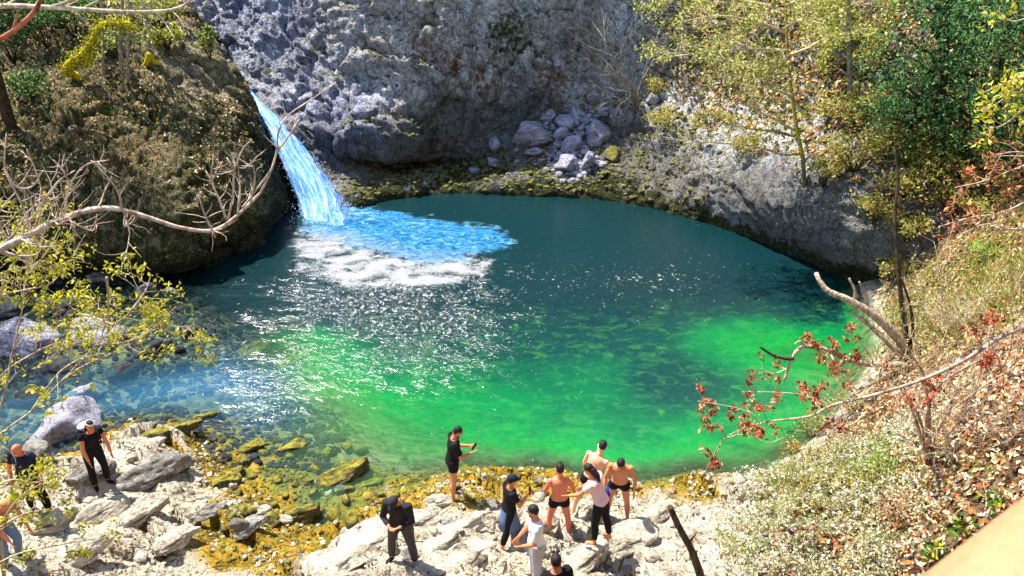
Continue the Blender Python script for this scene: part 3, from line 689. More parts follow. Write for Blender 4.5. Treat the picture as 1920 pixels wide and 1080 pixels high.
def blades(name, p, h, col, mat, lean=.5, w=.012, kind=None):
    n = len(p); d = unit(RNG.normal(size=(n, 3)) * np.array([lean, lean, .1]) + np.array([0, 0, 1])); s = unit(np.cross(d, RNG.normal(size=(n, 3))))
    h = np.asarray(h)[:, None]; bend = unit(RNG.normal(size=(n, 3)) * np.array([1, 1, .2])) * h * .35
    V = np.stack([p - s * w, p + s * w, p + d * h * .6 + s * w * .7 + bend * .3, p + d * h + bend, p + d * h * .6 - s * w * .7 + bend * .3], 1).reshape(-1, 3)
    b = np.arange(n)[:, None] * 5
    Fq = np.concatenate([np.stack([b[:, 0], b[:, 0] + 1, b[:, 0] + 2, b[:, 0] + 4], -1), np.stack([b[:, 0] + 4, b[:, 0] + 2, b[:, 0] + 3, b[:, 0] + 3], -1)])
    fl = [tuple(q) for q in Fq[:n]] + [tuple(q[:3]) for q in Fq[n:]]
    return mesh_obj(name, V, fl, mat, smooth=False, col=np.repeat(col, 5, axis=0))
M_leaf = mat_leaf('leaf', .45); M_dry = mat_leaf('dry_leaf', .25, .8)
DRY = [(226, 190, 144, 3), (240, 216, 186, 3), (200, 126, 70, 2), (160, 104, 66, 3), (96, 62, 42, 2), (190, 128, 70, 1.4), (216, 200, 150, 2), (176, 146, 122, 2), (60, 42, 30, 1.5)]
frontw = sstep(.1, .7, BD) * (X < 17) * (Y > 4.5) * (Y < 25) * (1 / (1 + ((Y - 9) / 7) ** 2 * .6))
p, n = on_grid(TP, frontw, 46000)
setp(leaf_mesh('leaf_litter', p + n * .02, RNG.uniform(.035, .085, len(p)), palette(len(p), DRY, .2), M_dry, nrm=n, tilt=.75), kind='stuff')
p, n = on_grid(gb, right_side * sstep(2.6, 4, gb[..., 2]) * (gb[..., 2] < 9.5) * (np.abs(gb[..., 0]) < 20), 15000)
setp(leaf_mesh('leaf_litter', p + n * .03, RNG.uniform(.06, .15, len(p)), palette(len(p), DRY + [(120, 128, 50, 5), (170, 160, 70, 4), (70, 80, 36, 4)], .2), M_dry, nrm=n, tilt=.8), kind='stuff')
p, n = on_grid(gl, sstep(.45, .8, nl[..., 2]) * (gl[..., 2] > 1.8) * (gl[..., 0] > -24) * (1 - pale * .9) * (.2 + 1.2 * sstep(-.1, .3, nzl)), 13000)
setp(leaf_mesh('leaf_litter', p + n * .03, RNG.uniform(.035, .085, len(p)), palette(len(p), DRY[:2] * 2 + DRY + [(76, 90, 40, 7), (50, 60, 30, 7), (120, 116, 48, 5)], .2), M_dry, nrm=n, tilt=.8), kind='stuff')
# tufts of moss and fern on the cliffs
p, n = on_grid(gb, np.clip(moss, 0, 1) * (gb[..., 2] < 9.5) * (gb[..., 2] > .15) * (1 - wet_shade * .6) * (gb[..., 0] > -12) * (1 - np.clip(blue * 1.6, 0, 1)) * (.15 + (gb[..., 2] < .9)), 7000)
setp(leaf_mesh('moss', p + n * .02, RNG.uniform(.02, .06, len(p)), palette(len(p), [(60, 74, 36, 4), (104, 116, 50, 4), (152, 154, 70, 3), (40, 46, 28, 3), (120, 110, 76, 2)], .2), M_leaf, nrm=n, tilt=1.2), kind='stuff')
p, n = on_grid(gl, (gl[..., 2] > .4) * (gl[..., 0] > -22) * (.3 + mossl) * (1 - pale), 11000)
setp(leaf_mesh('moss', p + n * .02, RNG.uniform(.025, .07, len(p)), palette(len(p), [(64, 78, 36, 4), (106, 112, 50, 4), (156, 146, 80, 3), (36, 42, 24, 3), (190, 170, 130, 2)], .2), M_leaf, nrm=n, tilt=1.2), kind='stuff')
# grasses and low ground cover on the right bank
gw = np.clip(blob(TP, 1800, 480, 2.2, 17) + blob(TP, 1870, 470, 1.4, 15.5) + blob(TP, 1660, 570, 1.2, z=1) * .8 + blob(TP, 1500, 900, 1.3, z=1), 0, 1) * (BD > .1)
p, n = on_grid(TP, gw + 1e-6, 9000)
setp(blades('grass', p, RNG.uniform(.12, .4, len(p)), palette(len(p), [(150, 150, 60, 3), (196, 186, 110, 3), (112, 132, 40, 3), (214, 200, 150, 2)], .2), M_leaf), kind='stuff')
cw = np.clip(blob(TP, 1500, 940, 1.5, z=1.2) + blob(TP, 1640, 900, 1.2, z=1.8) + blob(TP, 1400, 1020, 1.0, z=1) + blob(TP, 1560, 1040, 1.3, z=1.8) + blob(TP, 1320, 980, .7, z=.7) * .6 + blob(TP, 1700, 830, .9, z=2) * .5, 0, 1) * sstep(-.7, .4, BD) * (.15 + sstep(-.15, .25, fbm(TP * 1.6, 3)))
p, n = on_grid(TP, cw + 1e-7, 19000)
setp(leaf_mesh('ground_cover', p + n * RNG.uniform(.02, .22, (len(p), 1)), RNG.uniform(.018, .045, len(p)), palette(len(p), [(232, 228, 196, 4), (242, 238, 224, 4), (170, 176, 104, 3), (112, 130, 58, 3), (206, 190, 150, 3), (120, 92, 70, 2)], .2), M_leaf, nrm=n, tilt=1.4), kind='stuff')

# ------------------------------------------------------------------ branching plants
def grow(mb, p, d, L, r, depth, leaves, wob=.25, kids=3, ang=.7, up=.1, ratio=.6, flat=1.0, n=5, col=None):
    seg = 4 if depth else 3; q = [Vector(p)]; d = Vector(d).normalized()
    for k in range(seg):
        d = (d + Vector((random.gauss(0, wob), random.gauss(0, wob), random.gauss(0, wob) * flat + up * .3))).normalized()
        q.append(q[-1] + d * (L / seg))
    rad = [r * (1 - .75 * k / seg) * random.uniform(.88, 1.14) for k in range(seg + 1)]
    mb.tube(q, rad, n if depth else 4, col=col, cap=depth > 1)
    if depth == 0: leaves += [q[-1], q[-2], (q[-1] + q[-2]) / 2]
    else:
        for k in range(kids):
            t = random.uniform(.3, 1.0); i = min(int(t * seg), seg - 1); b = q[i].lerp(q[i + 1], t * seg - i)
            ax = Vector((random.gauss(0, 1), random.gauss(0, 1), random.gauss(0, 1) * flat)); ax = (ax - d * ax.dot(d)).normalized()
            dd = d * math.cos(ang) + ax * math.sin(ang) * random.uniform(.7, 1.2); dd.z = dd.z * flat + up
            grow(mb, b, dd, L * ratio * random.uniform(.6, 1.15), max(r * (1 - .7 * t) * .7, .0035), depth - 1, leaves, wob, max(2, kids - (depth < 2)), ang, up, ratio, flat, n, col)
def poly(pts, Y, dY=0.0, n=None):
    """smoothed world polyline through measured points; Y (or Y per point)"""
    k = len(pts); ys = Y if hasattr(Y, '__len__') else [Y + dY * i / max(k - 1, 1) for i in range(k)]
    w = np.array([tuple(P(a, b, y)) for (a, b), y in zip(pts, ys)])
    return [Vector(q) for q in catmull(w, n or (k * 4))] if k > 2 else [Vector(q) for q in w]
def limb(mb, pts, r0, r1, leaves=None, twigs=0, L=.5, depth=1, n=7, **kw):
    m = len(pts); mb.tube(pts, [r0 + (r1 - r0) * i / (m - 1) for i in range(m)], n, jit=.1)
    for k in range(twigs):
        t = random.uniform(.15, 1); i = min(int(t * (m - 1)), m - 2); b = pts[i]; d = (pts[i + 1] - pts[i]).normalized()
        ax = Vector((random.gauss(0, 1), random.gauss(0, 1), random.gauss(0, 1) * kw.get('flat', 1) + .2)); ax = (ax - d * ax.dot(d)).normalized()
        grow(mb, b, d * .5 + ax * .9, L * random.uniform(.5, 1.2), max((r0 + (r1 - r0) * t) * .45, .004), depth, leaves if leaves is not None else [], **kw)
def leafage(name, pts, k, spread, size, cols, parent, mat=None, jit=.2, aspect=.5):
    if not len(pts): return
    b = np.array([tuple(q) for q in pts]); i = RNG.integers(0, len(b), k)
    p = b[i] + RNG.normal(size=(k, 3)) * spread
    o = leaf_mesh(name, p - np.array(parent.location), RNG.uniform(size * .6, size * 1.3, k), palette(k, cols, jit), mat or M_leaf, parent, aspect=aspect)
    return o
def part(mb, name, mat, root, label=None):
    o = mb.build(name, mat, root, origin=tuple(root.location)); 
    if label: o['label'] = label
    return o
B_pink = mat_bark('pale_pink_bark', C(140, 110, 90), C(236, 214, 192)); B_grey = mat_bark('grey_bark', C(84, 76, 68), C(176, 166, 150)); B_dark = mat_bark('dark_bark', C(34, 27, 22), C(96, 80, 64))
B_moss = mat_bark('mossy_bark', C(70, 62, 50), C(140, 128, 104), C(156, 150, 16)); B_red = mat_bark('reddish_bark', C(96, 48, 36), C(206, 124, 96)); B_drift = mat_bark('weathered_bark', C(92, 72, 60), C(216, 192, 168))
B_mossy2 = mat_bark('yellow_mossy_bark', C(110, 96, 20), C(190, 176, 20), C(200, 190, 20)); B_twig = mat_bark('straw_twig', C(150, 126, 92), C(226, 208, 170))
YEL = [(206, 196, 54, 4), (170, 172, 44, 3), (226, 214, 110, 2), (130, 140, 40, 2)]; RED = [(164, 76, 48, 4), (198, 112, 74, 3), (118, 54, 38, 3), (218, 164, 124, 2)]
YG = [(196, 196, 96, 3), (158, 166, 66, 4), (222, 216, 140, 3), (112, 122, 44, 3)]; GRN = [(74, 128, 76, 4), (112, 168, 100, 3), (44, 84, 52, 3), (170, 200, 130, 2), (26, 46, 32, 2)]

# --- bare tree at the left edge, one long limb over the stream, one along the top
tb, _ = drop(-5.7, 4.6); root = empty('bare_tree', tb, 'bare pale pink branched tree reaching in from the left edge across the stream', 'tree')
mb = MB(); limb(mb, [tb, tb + Vector((.05, 0, 1.6)), Vector((-5.55, 4.7, 8.0)), Vector((-5.6, 4.9, 10.0)), Vector((-5.5, 5.2, 12.0))], .16, .07, n=9); part(mb, 'trunk', B_pink, root)
mb = MB(); tips = []
main = [Vector((-5.5, 4.75, 8.1))] + poly([(-250, 560), (-60, 500), (0, 468), (60, 438), (120, 408), (200, 390), (260, 402), (335, 426), (398, 432), (440, 408), (488, 362)], 5.0, .5, 60)
limb(mb, main, .030, .011, n=8); limb(mb, main[12:38], .02, .016, tips, 13, .5, 1, n=5, wob=.3, up=.12, kids=3)
for tw in ([(488, 362), (506, 325), (519, 285), (522, 247), (540, 217), (582, 188), (626, 158)], [(427, 413), (436, 370), (440, 320), (455, 280), (472, 262)], [(425, 412), (412, 375), (398, 340), (400, 290)],
           [(446, 402), (450, 350), (445, 305)], [(470, 382), (478, 330), (470, 300)], [(398, 432), (384, 402), (372, 365)], [(398, 432), (404, 446)], [(519, 285), (545, 250), (560, 225)], [(455, 390), (500, 330), (512, 310)],
           [(228, 394), (222, 362), (200, 330), (170, 300)], [(120, 408), (150, 424), (175, 432), (182, 402)], [(236, 396), (234, 424), (250, 414), (254, 398)], [(60, 438), (40, 380), (10, 320), (12, 250)],
           [(60, 438), (80, 380), (70, 330), (50, 280)], [(80, 380), (110, 340), (140, 320)], [(20, 460), (-10, 400), (-30, 340)], [(10, 320), (30, 350), (60, 350), (80, 320)], [(120, 408), (130, 350), (160, 310), (205, 300)],
           [(0, 470), (40, 480), (72, 475), (80, 450), (82, 430)], [(-60, 500), (20, 445), (60, 390), (110, 370)], [(-60, 500), (0, 395), (30, 360)], [(130, 350), (120, 320), (100, 300)], [(440, 320), (425, 295)], [(398, 340), (385, 320)]):
    limb(mb, poly(tw, 5.35), .0095, .004, tips, 5, .2, 0, n=5)
part(mb, 'branch', B_pink, root)
mb = MB(); topb = [Vector((-5.6, 5.0, 10.4))] + poly([(-120, 30), (0, 12), (90, 14), (160, 18), (240, 22), (310, 20), (345, 10), (365, -10)], 6.3, 0, 30)
limb(mb, topb, .024, .009, tips, 10, .3, 0); limb(mb, poly([(90, 14), (120, 5), (160, -10)], 6.3), .012, .006); part(mb, 'branch', B_pink, root)
mb = MB(); limb(mb, [Vector((-5.55, 4.7, 8.7))] + poly([(-200, 160), (-60, 110), (0, 74), (36, 50), (66, 20), (84, -20)], 4.4, 0, 24), .02, .011); limb(mb, poly([(24, 58), (30, 36), (34, 20)], 4.4), .008, .004); part(mb, 'branch', B_red, root, 'reddish bare branch')

# --- leafy saplings at the lower left
def sapling(base_px, Yb, stems, label, ntw, nl_, Ls=.55):
    b, _ = hit(*base_px) if base_px[0] > -9999 else (None, None); b = drop(P(base_px[0], base_px[1], Yb).x, Yb)[0]
    root = empty('sapling', b, label, 'sapling', 'budding saplings at the lower left')
    mb = MB(); tips = []
    for s in stems:
        pl = poly(s, Yb, .3, len(s) * 5); limb(mb, [b] + pl if s[0][1] > 640 and s[0][0] < 60 else pl, .014, .0045, tips, ntw, Ls, 1, n=5, kids=3, up=.06, wob=.2, ratio=.55)
    part(mb, 'stem', B_twig, root)
    leafage('foliage', tips, nl_, .035, .03, YEL, root)
sapling((-90, 930), 7.6, [[(-20, 830), (13, 720), (20, 677), (33, 620), (43, 573), (47, 520), (60, 450)], [(-40, 790), (0, 707), (67, 660), (117, 637), (180, 593)], [(-60, 620), (0, 557), (50, 543), (97, 530), (133, 483), (160, 440)], [(47, 520), (90, 470), (110, 430)], [(0, 557), (20, 500), (90, 440)], [(-40, 560), (10, 510), (60, 500), (120, 470)]],
        'budding yellow sapling with a tall pale stem at the left edge of the photo', 9, 1500)
sapling((-60, 1010), 6.8, [[(-60, 880), (0, 815), (60, 770), (110, 720), (180, 647), (213, 610), (240, 590)], [(110, 720), (150, 690), (215, 660), (270, 630), (330, 575)], [(180, 647), (240, 640), (300, 615), (360, 612)], [(200, 520), (203, 560), (200, 600), (185, 645)], [(60, 770), (110, 700), (160, 670), (230, 660)], [(240, 590), (270, 550), (282, 520)], [(213, 610), (160, 590), (150, 600)]],
        'budding yellow sapling leaning right over the stream with fans of twigs', 7, 1500, .42)
sapling((-40, 1130), 6.2, [[(-60, 1050), (0, 980), (40, 930), (110, 890)], [(-20, 1000), (60, 960), (150, 960)], [(-60, 1090), (30, 1040), (120, 1020), (180, 1010)], [(-40, 930), (20, 900), (60, 905), (120, 890)]],
        'low budding sapling in the bottom left corner in front of the visitors', 6, 900, .35)

# --- trees on the left rock
def slim_tree(pts, r0, r1, label, bark, leafcols=None, nleaf=0, group=None, tw=8, L=1.0, dY=0, size=.07, lname='foliage', cat='tree', name='tree', depth=1, flat=.6, spread=.12):
    b, _ = hit(*pts[0]); Yb = b.y
    root = empty(name, b, label, cat, group); mb = MB(); tips = []
    pl = [b - Vector((0, 0, .3))] + poly(pts, Yb, dY)[1:]
    limb(mb, pl, r0, r1, tips, tw, L, depth, n=7, flat=flat, kids=4, up=.12)
    part(mb, 'trunk', bark, root)
    if nleaf: leafage(lname, tips, nleaf, spread, size, leafcols, root)
    return root
g1 = 'slender trees on the left rock'
slim_tree([(195, 140), (193, 110), (194, 60), (190, 0), (186, -80)], .07, .03, 'thin pale tree under the mossy bough on the left rock, nearest the bough', B_grey, YG, 300, g1)
slim_tree([(229, 142), (227, 110), (226, 75), (229, 20), (230, -80)], .09, .04, 'pale slim tree between two thinner trunks on the left rock', B_grey, YG, 250, g1)
slim_tree([(240, 148), (240, 100), (241, 60), (243, 0), (246, -90)], .06, .03, 'thinnest pale straight tree on the left rock', B_grey, YG, 200, g1)
r_ = slim_tree([(284, 118), (281, 90), (279, 50), (270, 0), (264, -80)], .10, .05, 'pale tree standing on a forked bright mossy foot at the left rock edge', B_grey, YG, 300, g1)
mb = MB(); Yb = r_.location.y - .15; limb(mb, poly([(281, 100), (276, 118), (262, 134), (246, 142)], Yb), .12, .10); limb(mb, poly([(282, 104), (290, 116), (302, 120)], Yb), .10, .05); part(mb, 'root', B_mossy2, r_, 'bright moss covered forked root')
b, _ = hit(150, 150); root = empty('mossy_bough', b, 'arched bough covered in bright yellow moss on top of the left rock', 'tree')
mb = MB(); Yb = b.y - .3; limb(mb, [b] + poly([(122, 130), (140, 114), (152, 108)], Yb), .14, .16); limb(mb, poly([(122, 128), (150, 106), (172, 78), (184, 54), (200, 44), (226, 46), (240, 44), (252, 54)], Yb, 0, 40), .10, .08, n=9); limb(mb, poly([(168, 80), (164, 105), (160, 125)], Yb), .10, .06); part(mb, 'limb', B_mossy2, root)
tips = [Vector(v) for v in mb.v[::2]]; leafage('moss', tips, 1800, .10, .05, [(186, 176, 30, 4), (140, 136, 26, 3), (220, 208, 70, 2), (84, 88, 26, 3)], root)

def bush(px, py, rx, rz, nl_, size, cols, label, group=None, name='bush', cat='bush', stem=B_dark, which=(0, 1, 2), lift=.6, at=None, mat=None, clumps=9):
    b = at if at is not None else hit(px, py, which)[0]
    root = empty(name, b, label, cat, group); mb = MB(); tips = []
    for k in range(clumps):
        a = random.uniform(0, 6.28); rr = math.sqrt(random.random()); t = random.uniform(.25, 1)
        e = b + Vector((math.cos(a) * rx * rr, math.sin(a) * rx * rr, rz * (lift + t * (1 - .55 * rr))))
        m = b.lerp(e, .5) + Vector((random.gauss(0, .1) * rx, random.gauss(0, .1) * rx, .1 * rz))
        mb.tube([b - Vector((0, 0, .1)), m, e], [.018 + .012 * rx, .012 + .008 * rx, .006], 5); tips.append(e)
        for j in range(3):
            e2 = e + Vector((random.gauss(0, .3) * rx, random.gauss(0, .3) * rx, random.gauss(.1, .22) * rz)); mb.tube([e, e2], [.008, .004], 4); tips += [e2, e.lerp(e2, .5)]
    part(mb, 'stem', stem, root)
    leafage('foliage', tips, nl_, min(rx, rz) * .2, size, cols, root, mat)
    return root
DKG = [(66, 96, 54, 4), (40, 60, 36, 3), (112, 144, 76, 3), (160, 176, 104, 2)]
for k, (a, b_, rx, rz, lab, cs) in enumerate([
    (30, 120, 1.2, 1.3, 'dark green bush at the far left on top of the left rock', DKG), (90, 90, 1.1, 1.2, 'dark bush between the frame edge and the mossy bough', DKG), (140, 70, .8, 1.0, 'bright green leafy bush just left of the mossy bough', [(96, 150, 70, 4), (60, 104, 50, 3), (170, 190, 110, 2)]),
    (20, 40, 1.3, 1.5, 'dark bush in the top left corner behind the reddish branch', DKG), (215, 110, .8, .6, 'low dark bush at the foot of the slim trees', DKG), (300, 62, .8, .9, 'yellow green bush beside the pale rock crest', YG), (262, 25, .9, 1.2, 'green bush near the top edge above the slim trees', DKG + [(120, 160, 60, 3)]),
    (315, 90, .5, .5, 'small yellow bush against the pale rock crest', YG), (60, 180, .9, .5, 'low dark spreading bush in the middle of the left rock', DKG), (395, 110, .35, .7, 'mossy green bush on the sharp crest by the waterfall head', YG + DKG), (110, 30, 1.0, 1.2, 'dark bush behind the bright green bush on the left rock', DKG), (175, 30, 1.0, 1.3, 'dark bush behind the arch of the mossy bough', DKG)]):
    bush(a, b_, rx, rz, 700, .08, cs, lab, 'bushes on the left rock')

# --- yellow green trees on the far right slope
b, _ = hit(1512, 335); Yb = b.y
root = empty('tree', b, 'slim mossy tree with flat layered yellow green sprays above the dark rock bulge', 'tree')
mb = MB(); tr = [b - Vector((0, 0, .3))] + poly([(1506, 300), (1494, 240), (1484, 170), (1477, 100), (1474, 30), (1468, -90)], Yb - .2, 1.5); limb(mb, tr, .07, .035, n=8); part(mb, 'trunk', B_moss, root)
tips = []
for s, tw in (([(1502, 287), (1470, 290), (1440, 281), (1400, 272), (1330, 267), (1285, 268)], 6), ([(1492, 256), (1450, 246), (1400, 240), (1375, 225)], 5), ([(1492, 245), (1450, 222), (1405, 200), (1390, 185)], 6), ([(1478, 118), (1420, 118), (1360, 115), (1310, 108)], 12),
              ([(1477, 95), (1400, 92), (1340, 98), (1270, 105), (1225, 112)], 14), ([(1475, 62), (1420, 42), (1350, 30), (1270, 42)], 15), ([(1478, 105), (1510, 92), (1540, 75), (1585, 62)], 8), ([(1476, 50), (1500, 38), (1530, 42), (1550, 58)], 6),
              ([(1474, 20), (1400, 2), (1300, -12), (1240, 0)], 15), ([(1478, 138), (1430, 136), (1370, 131), (1330, 136)], 9), ([(1472, -20), (1400, -40), (1320, -30)], 9), ([(1474, 10), (1530, -10), (1590, 0)], 8), ([(1486, 180), (1440, 165), (1390, 165)], 6)):
    mb = MB(); limb(mb, poly(s, Yb + .2, random.uniform(-1.8, 1.2)), .055, .014, tips, tw + 4, 1.1, 1, n=6, flat=.25, kids=4, up=.0, wob=.2)
    part(mb, 'branch', B_moss if tw == 5 else B_twig, root)
leafage('foliage', [t for t in tips if t.z > 6.0], 5200, .10, .055, YG + [(226, 222, 130, 3)], root)
leafage('foliage', [t for t in tips if t.z <= 6.0], 700, .10, .05, YG, root)
gy = 'yellow green trees on the right slope'
slim_tree([(1595, 190), (1592, 110), (1590, 40), (1588, -60)], .10, .05, 'slim tree with yellow green leaves just left of the evergreen', B_grey, YG, 2000, gy, 16, 1.2)
slim_tree([(1640, 120), (1630, 60), (1625, 0), (1630, -60)], .16, .10, 'stout brown tree trunk near the top edge beside the evergreen', B_drift, YG, 700, gy, 9, 1.2)
slim_tree([(1540, 130), (1548, 60), (1552, 0), (1556, -60)], .06, .03, 'small yellow budding tree between the layered tree and a slim trunk', B_moss, YG, 1800, gy, 14, 1.0)
slim_tree([(1400, 60), (1402, 20), (1398, -30), (1395, -90)], .09, .05, 'budding tree high on the slope behind the layered sprays', B_grey, YG, 1600, gy, 14, 1.3)
slim_tree([(1290, 110), (1285, 60), (1280, 10), (1275, -60)], .08, .04, 'budding tree farthest left on the slope beside the bare grey shrub', B_grey, YG, 1500, gy, 14, 1.2)
OCH = YG + [(206, 160, 70, 2), (176, 150, 90, 3), (222, 200, 150, 3)]
for a, b_, rx, rz, lab in ((1560, 250, .9, .7, 'straw and green bush right of the layered tree trunk'), (1620, 230, .9, .8, 'pale yellow bush below the slim tree beside the evergreen'), (1600, 320, .9, .7, 'yellow green bush over the dark hollow of the rock'), (1545, 350, .5, .7, 'bright yellow green bush hanging on the rock bulge edge'),
                           (1660, 300, .8, .8, 'ochre bush under the left edge of the evergreen'), (1690, 370, .7, .6, 'straw bush beside the thin dark trunk'), (1250, 240, .8, .5, 'low olive bush behind the boulder pile'), (1330, 240, .9, .4, 'low straw bush on the slope left of the layered tree'), (1740, 300, 1.0, .9, 'mixed green and rust bush under the evergreen'), (1800, 340, 1.0, .7, 'rust and yellow bush on the right slope below the evergreen'),
                           (1400, 285, .6, .35, 'small mossy bush on top of the rock bulge'), (1640, 420, .5, .5, 'ochre bush at the right end of the rock bulge'), (1225, 185, .5, .5, 'small pale green bush at the foot of the grey shrub'), (1860, 380, .8, .6, 'rust leaved bush at the right edge above the grass patch'), (1700, 450, .6, .5, 'ochre bush over the grass patch'), (1720, 345, .9, .8, 'straw bush below the straight edged evergreen'), (1790, 400, .9, .7, 'rust bush in the middle of the right slope'), (1880, 330, .9, .8, 'olive bush at the right edge below the evergreens'), (1680, 520, .5, .4, 'ochre bush behind the fallen tree fork'), (1830, 420, .7, .5, 'straw bush just above the lime green tuft')):
    bush(a, b_, rx, rz, 800, .06, OCH + ([(176, 84, 44, 6)] if 'rust' in lab else []), lab, 'bushes on the right slope')

# --- evergreen mass top right
def evergreen(px, py, Yc, R_, Hh, nl_, label, cols, base_py=300, group='evergreen trees at the top right', spread=1.0):
    if Yc is None:
        g, _ = hit(px, base_py); c = P(px, py, g.y)
    else: c = Vector(Yc); g, _ = drop(c.x, c.y)
    root = empty('evergreen_tree', g, label, 'evergreen', group)
    mb = MB(); top_ = Vector((c.x, c.y, c.z + Hh)); mb.tube([g - Vector((0, 0, .3)), g.lerp(top_, .5) + Vector((.1, 0, 0)), top_], [.2, .13, .03], 8); tips = []
    for k in range(70):
        z = random.uniform(-1, 1); rr = R_ * math.sqrt(max(0, 1 - z * z)) * random.uniform(.55, 1.08) * (.8 + .4 * random.random()); a = random.uniform(0, 6.28)
        e = Vector((c.x + math.cos(a) * rr, c.y + math.sin(a) * rr * .8, c.z + z * Hh)); s = Vector((c.x, c.y, min(max(e.z - .5, g.z), top_.z)))
        mb.tube([s, s.lerp(e, .5) + Vector((0, 0, .1)), e], [.05, .03, .01], 5)
        for j in range(14): tips.append(e + Vector((random.gauss(0, .3), random.gauss(0, .3), random.gauss(0, .26))))
    part(mb, 'trunk', B_dark, root); leafage('foliage', tips, nl_, .09, .06, cols, root, None, .25, .4)
evergreen(1742, 130, None, 1.55, 2.6, 11000, 'dense blue green evergreen with a straight left edge at the top right', GRN, 318)
evergreen(1850, 120, None, 1.7, 2.8, 12000, 'wide dark evergreen filling the top right corner', GRN + [(120, 140, 60, 2)], 310)
evergreen(1955, 90, None, 1.6, 2.8, 8000, 'evergreen cut by the right edge of the photo', GRN + [(150, 150, 60, 2)], 300)
gl_ = 'shade trees over the left end of the stream'
evergreen(0, 0, (-16.6, 24.8, 9.4), 2.0, 2.4, 8000, 'dark tree whose lowest boughs hang into the top left corner of the photo', DKG if False else [(52, 78, 44, 4), (34, 52, 32, 4), (92, 124, 62, 3)], group=gl_)
evergreen(0, 0, (-19.6, 22.2, 8.6), 2.2, 2.6, 7000, 'dark tree past the left edge shading the stream', [(52, 78, 44, 4), (34, 52, 32, 4), (92, 124, 62, 3)], group=gl_)
evergreen(0, 0, (-18.0, 19.4, 7.6), 1.8, 2.4, 6000, 'dark tree past the left edge nearest the blue slabs', [(52, 78, 44, 4), (34, 52, 32, 4), (92, 124, 62, 3)], group=gl_)

# --- bare grey shrubs against the back cliff
def bare_shrub(px, py, n, spread, hgt, label, group, bark=B_grey, name='bare_shrub', depth=2, left=0.0, r=.03, which=(0, 1, 2)):
    b, _ = hit(px, py, which); root = empty(name, b, label, 'shrub', group); mb = MB()
    for k in range(n):
        d = Vector((random.gauss(left, spread), random.gauss(-.15, spread * .5), 1)); grow(mb, b - Vector((0, 0, .1)), d, hgt * random.uniform(.6, 1.1), r, depth, [], wob=.22, kids=4, ang=.55, up=.08, ratio=.55)
    part(mb, 'stem', bark, root)
gs = 'bare shrubs by the back cliff'
bare_shrub(1195, 205, 9, .35, 4.0, 'tall bare grey shrub leaning left right of the boulder pile', gs, left=-.5, r=.045)
bare_shrub(1160, 160, 7, .4, 3.0, 'bare grey shrub against the cliff behind the boulder pile', gs, left=-.5)
bare_shrub(1230, 130, 6, .4, 3.2, 'bare grey shrub near the yellow sprays high on the cliff', gs, left=-.3)
bare_shrub(1110, 110, 5, .4, 2.6, 'thin bare shrub highest on the grey cliff', gs, left=-.3)

# --- right foreground dead wood and red leaved branches
b, _ = hit(1702, 668); Yb = b.y
root = empty('dead_tree', b, 'weathered fallen tree fork reaching left over the dark water', 'tree')
mb = MB(); limb(mb, [b - Vector((0, 0, .15))] + poly([(1690, 640), (1640, 592), (1590, 562), (1552, 545), (1536, 525), (1530, 512)], Yb - .2, .8), .13, .05, n=8); limb(mb, poly([(1602, 566), (1603, 545), (1592, 522)], Yb + .3), .05, .025); limb(mb, poly([(1628, 580), (1622, 550), (1611, 528)], Yb + .2), .04, .02); part(mb, 'trunk', B_drift, root)
mb = MB(); limb(mb, [b - Vector((0, 0, .1))] + poly([(1684, 660), (1650, 628), (1618, 600), (1598, 584)], Yb - .4, .5), .09, .03, n=7); part(mb, 'branch', B_drift, root)
mb = MB(); limb(mb, [b] + poly([(1698, 620), (1690, 560), (1683, 480), (1679, 400), (1684, 330), (1676, 275)], Yb + .1, 1.0), .07, .03, [], 8, .7, 1, n=7); limb(mb, [b] + poly([(1712, 630), (1708, 580), (1690, 520)], Yb), .05, .02, [], 3, .4, 0); part(mb, 'branch', B_dark, root, 'thin dark upright stem')
b, _ = hit(1712, 690); Yb = b.y
root = empty('dead_tree', b, 'thick crooked branch with red dead leaves over the bright green water', 'tree'); tips = []
mb = MB(); limb(mb, [b - Vector((0, 0, .1))] + poly([(1690, 684), (1650, 684), (1600, 678), (1560, 660), (1520, 650), (1497, 655), (1482, 680), (1470, 715)], Yb - .1, -.6), .085, .03, tips, 8, .5, 1, n=8); part(mb, 'trunk', B_drift, root)
mb = MB(); limb(mb, poly([(1488, 672), (1472, 672), (1450, 666), (1424, 650)], Yb - .6), .05, .025); part(mb, 'branch', B_dark, root); mb = MB(); limb(mb, poly([(1510, 650), (1500, 640), (1490, 645)], Yb - .5), .035, .015); part(mb, 'branch', B_drift, root)
mb = MB(); limb(mb, poly([(1640, 683), (1620, 650), (1595, 628), (1578, 618)], Yb - .2), .018, .006, tips, 4, .3, 0); part(mb, 'branch', B_twig, root); mb = MB(); limb(mb, poly([(1480, 690), (1450, 700), (1425, 690)], Yb - .6), .016, .006, tips, 5, .3, 0); part(mb, 'branch', B_twig, root)
leafage('foliage', tips, 560, .05, .055, RED, root, M_dry)
tb, _ = drop(7.6, 7.6); root = empty('tree', tb, 'long thin branch hung with red dead leaves over the near green water', 'tree'); tips = []
mb = MB(); limb(mb, [tb - Vector((0, 0, .2)), tb + Vector((-.2, .1, 1.2)), P(1990, 580, 7.9)], .09, .05); part(mb, 'trunk', B_grey, root)
mb = MB(); limb(mb, poly([(1990, 580), (1940, 605), (1880, 630), (1800, 680), (1720, 715), (1640, 740), (1560, 760), (1520, 780), (1430, 793), (1362, 820), (1335, 860), (1320, 890)], 7.9, 1.2, 60), .035, .006, tips, 14, .4, 1, n=6); part(mb, 'branch', B_drift, root)
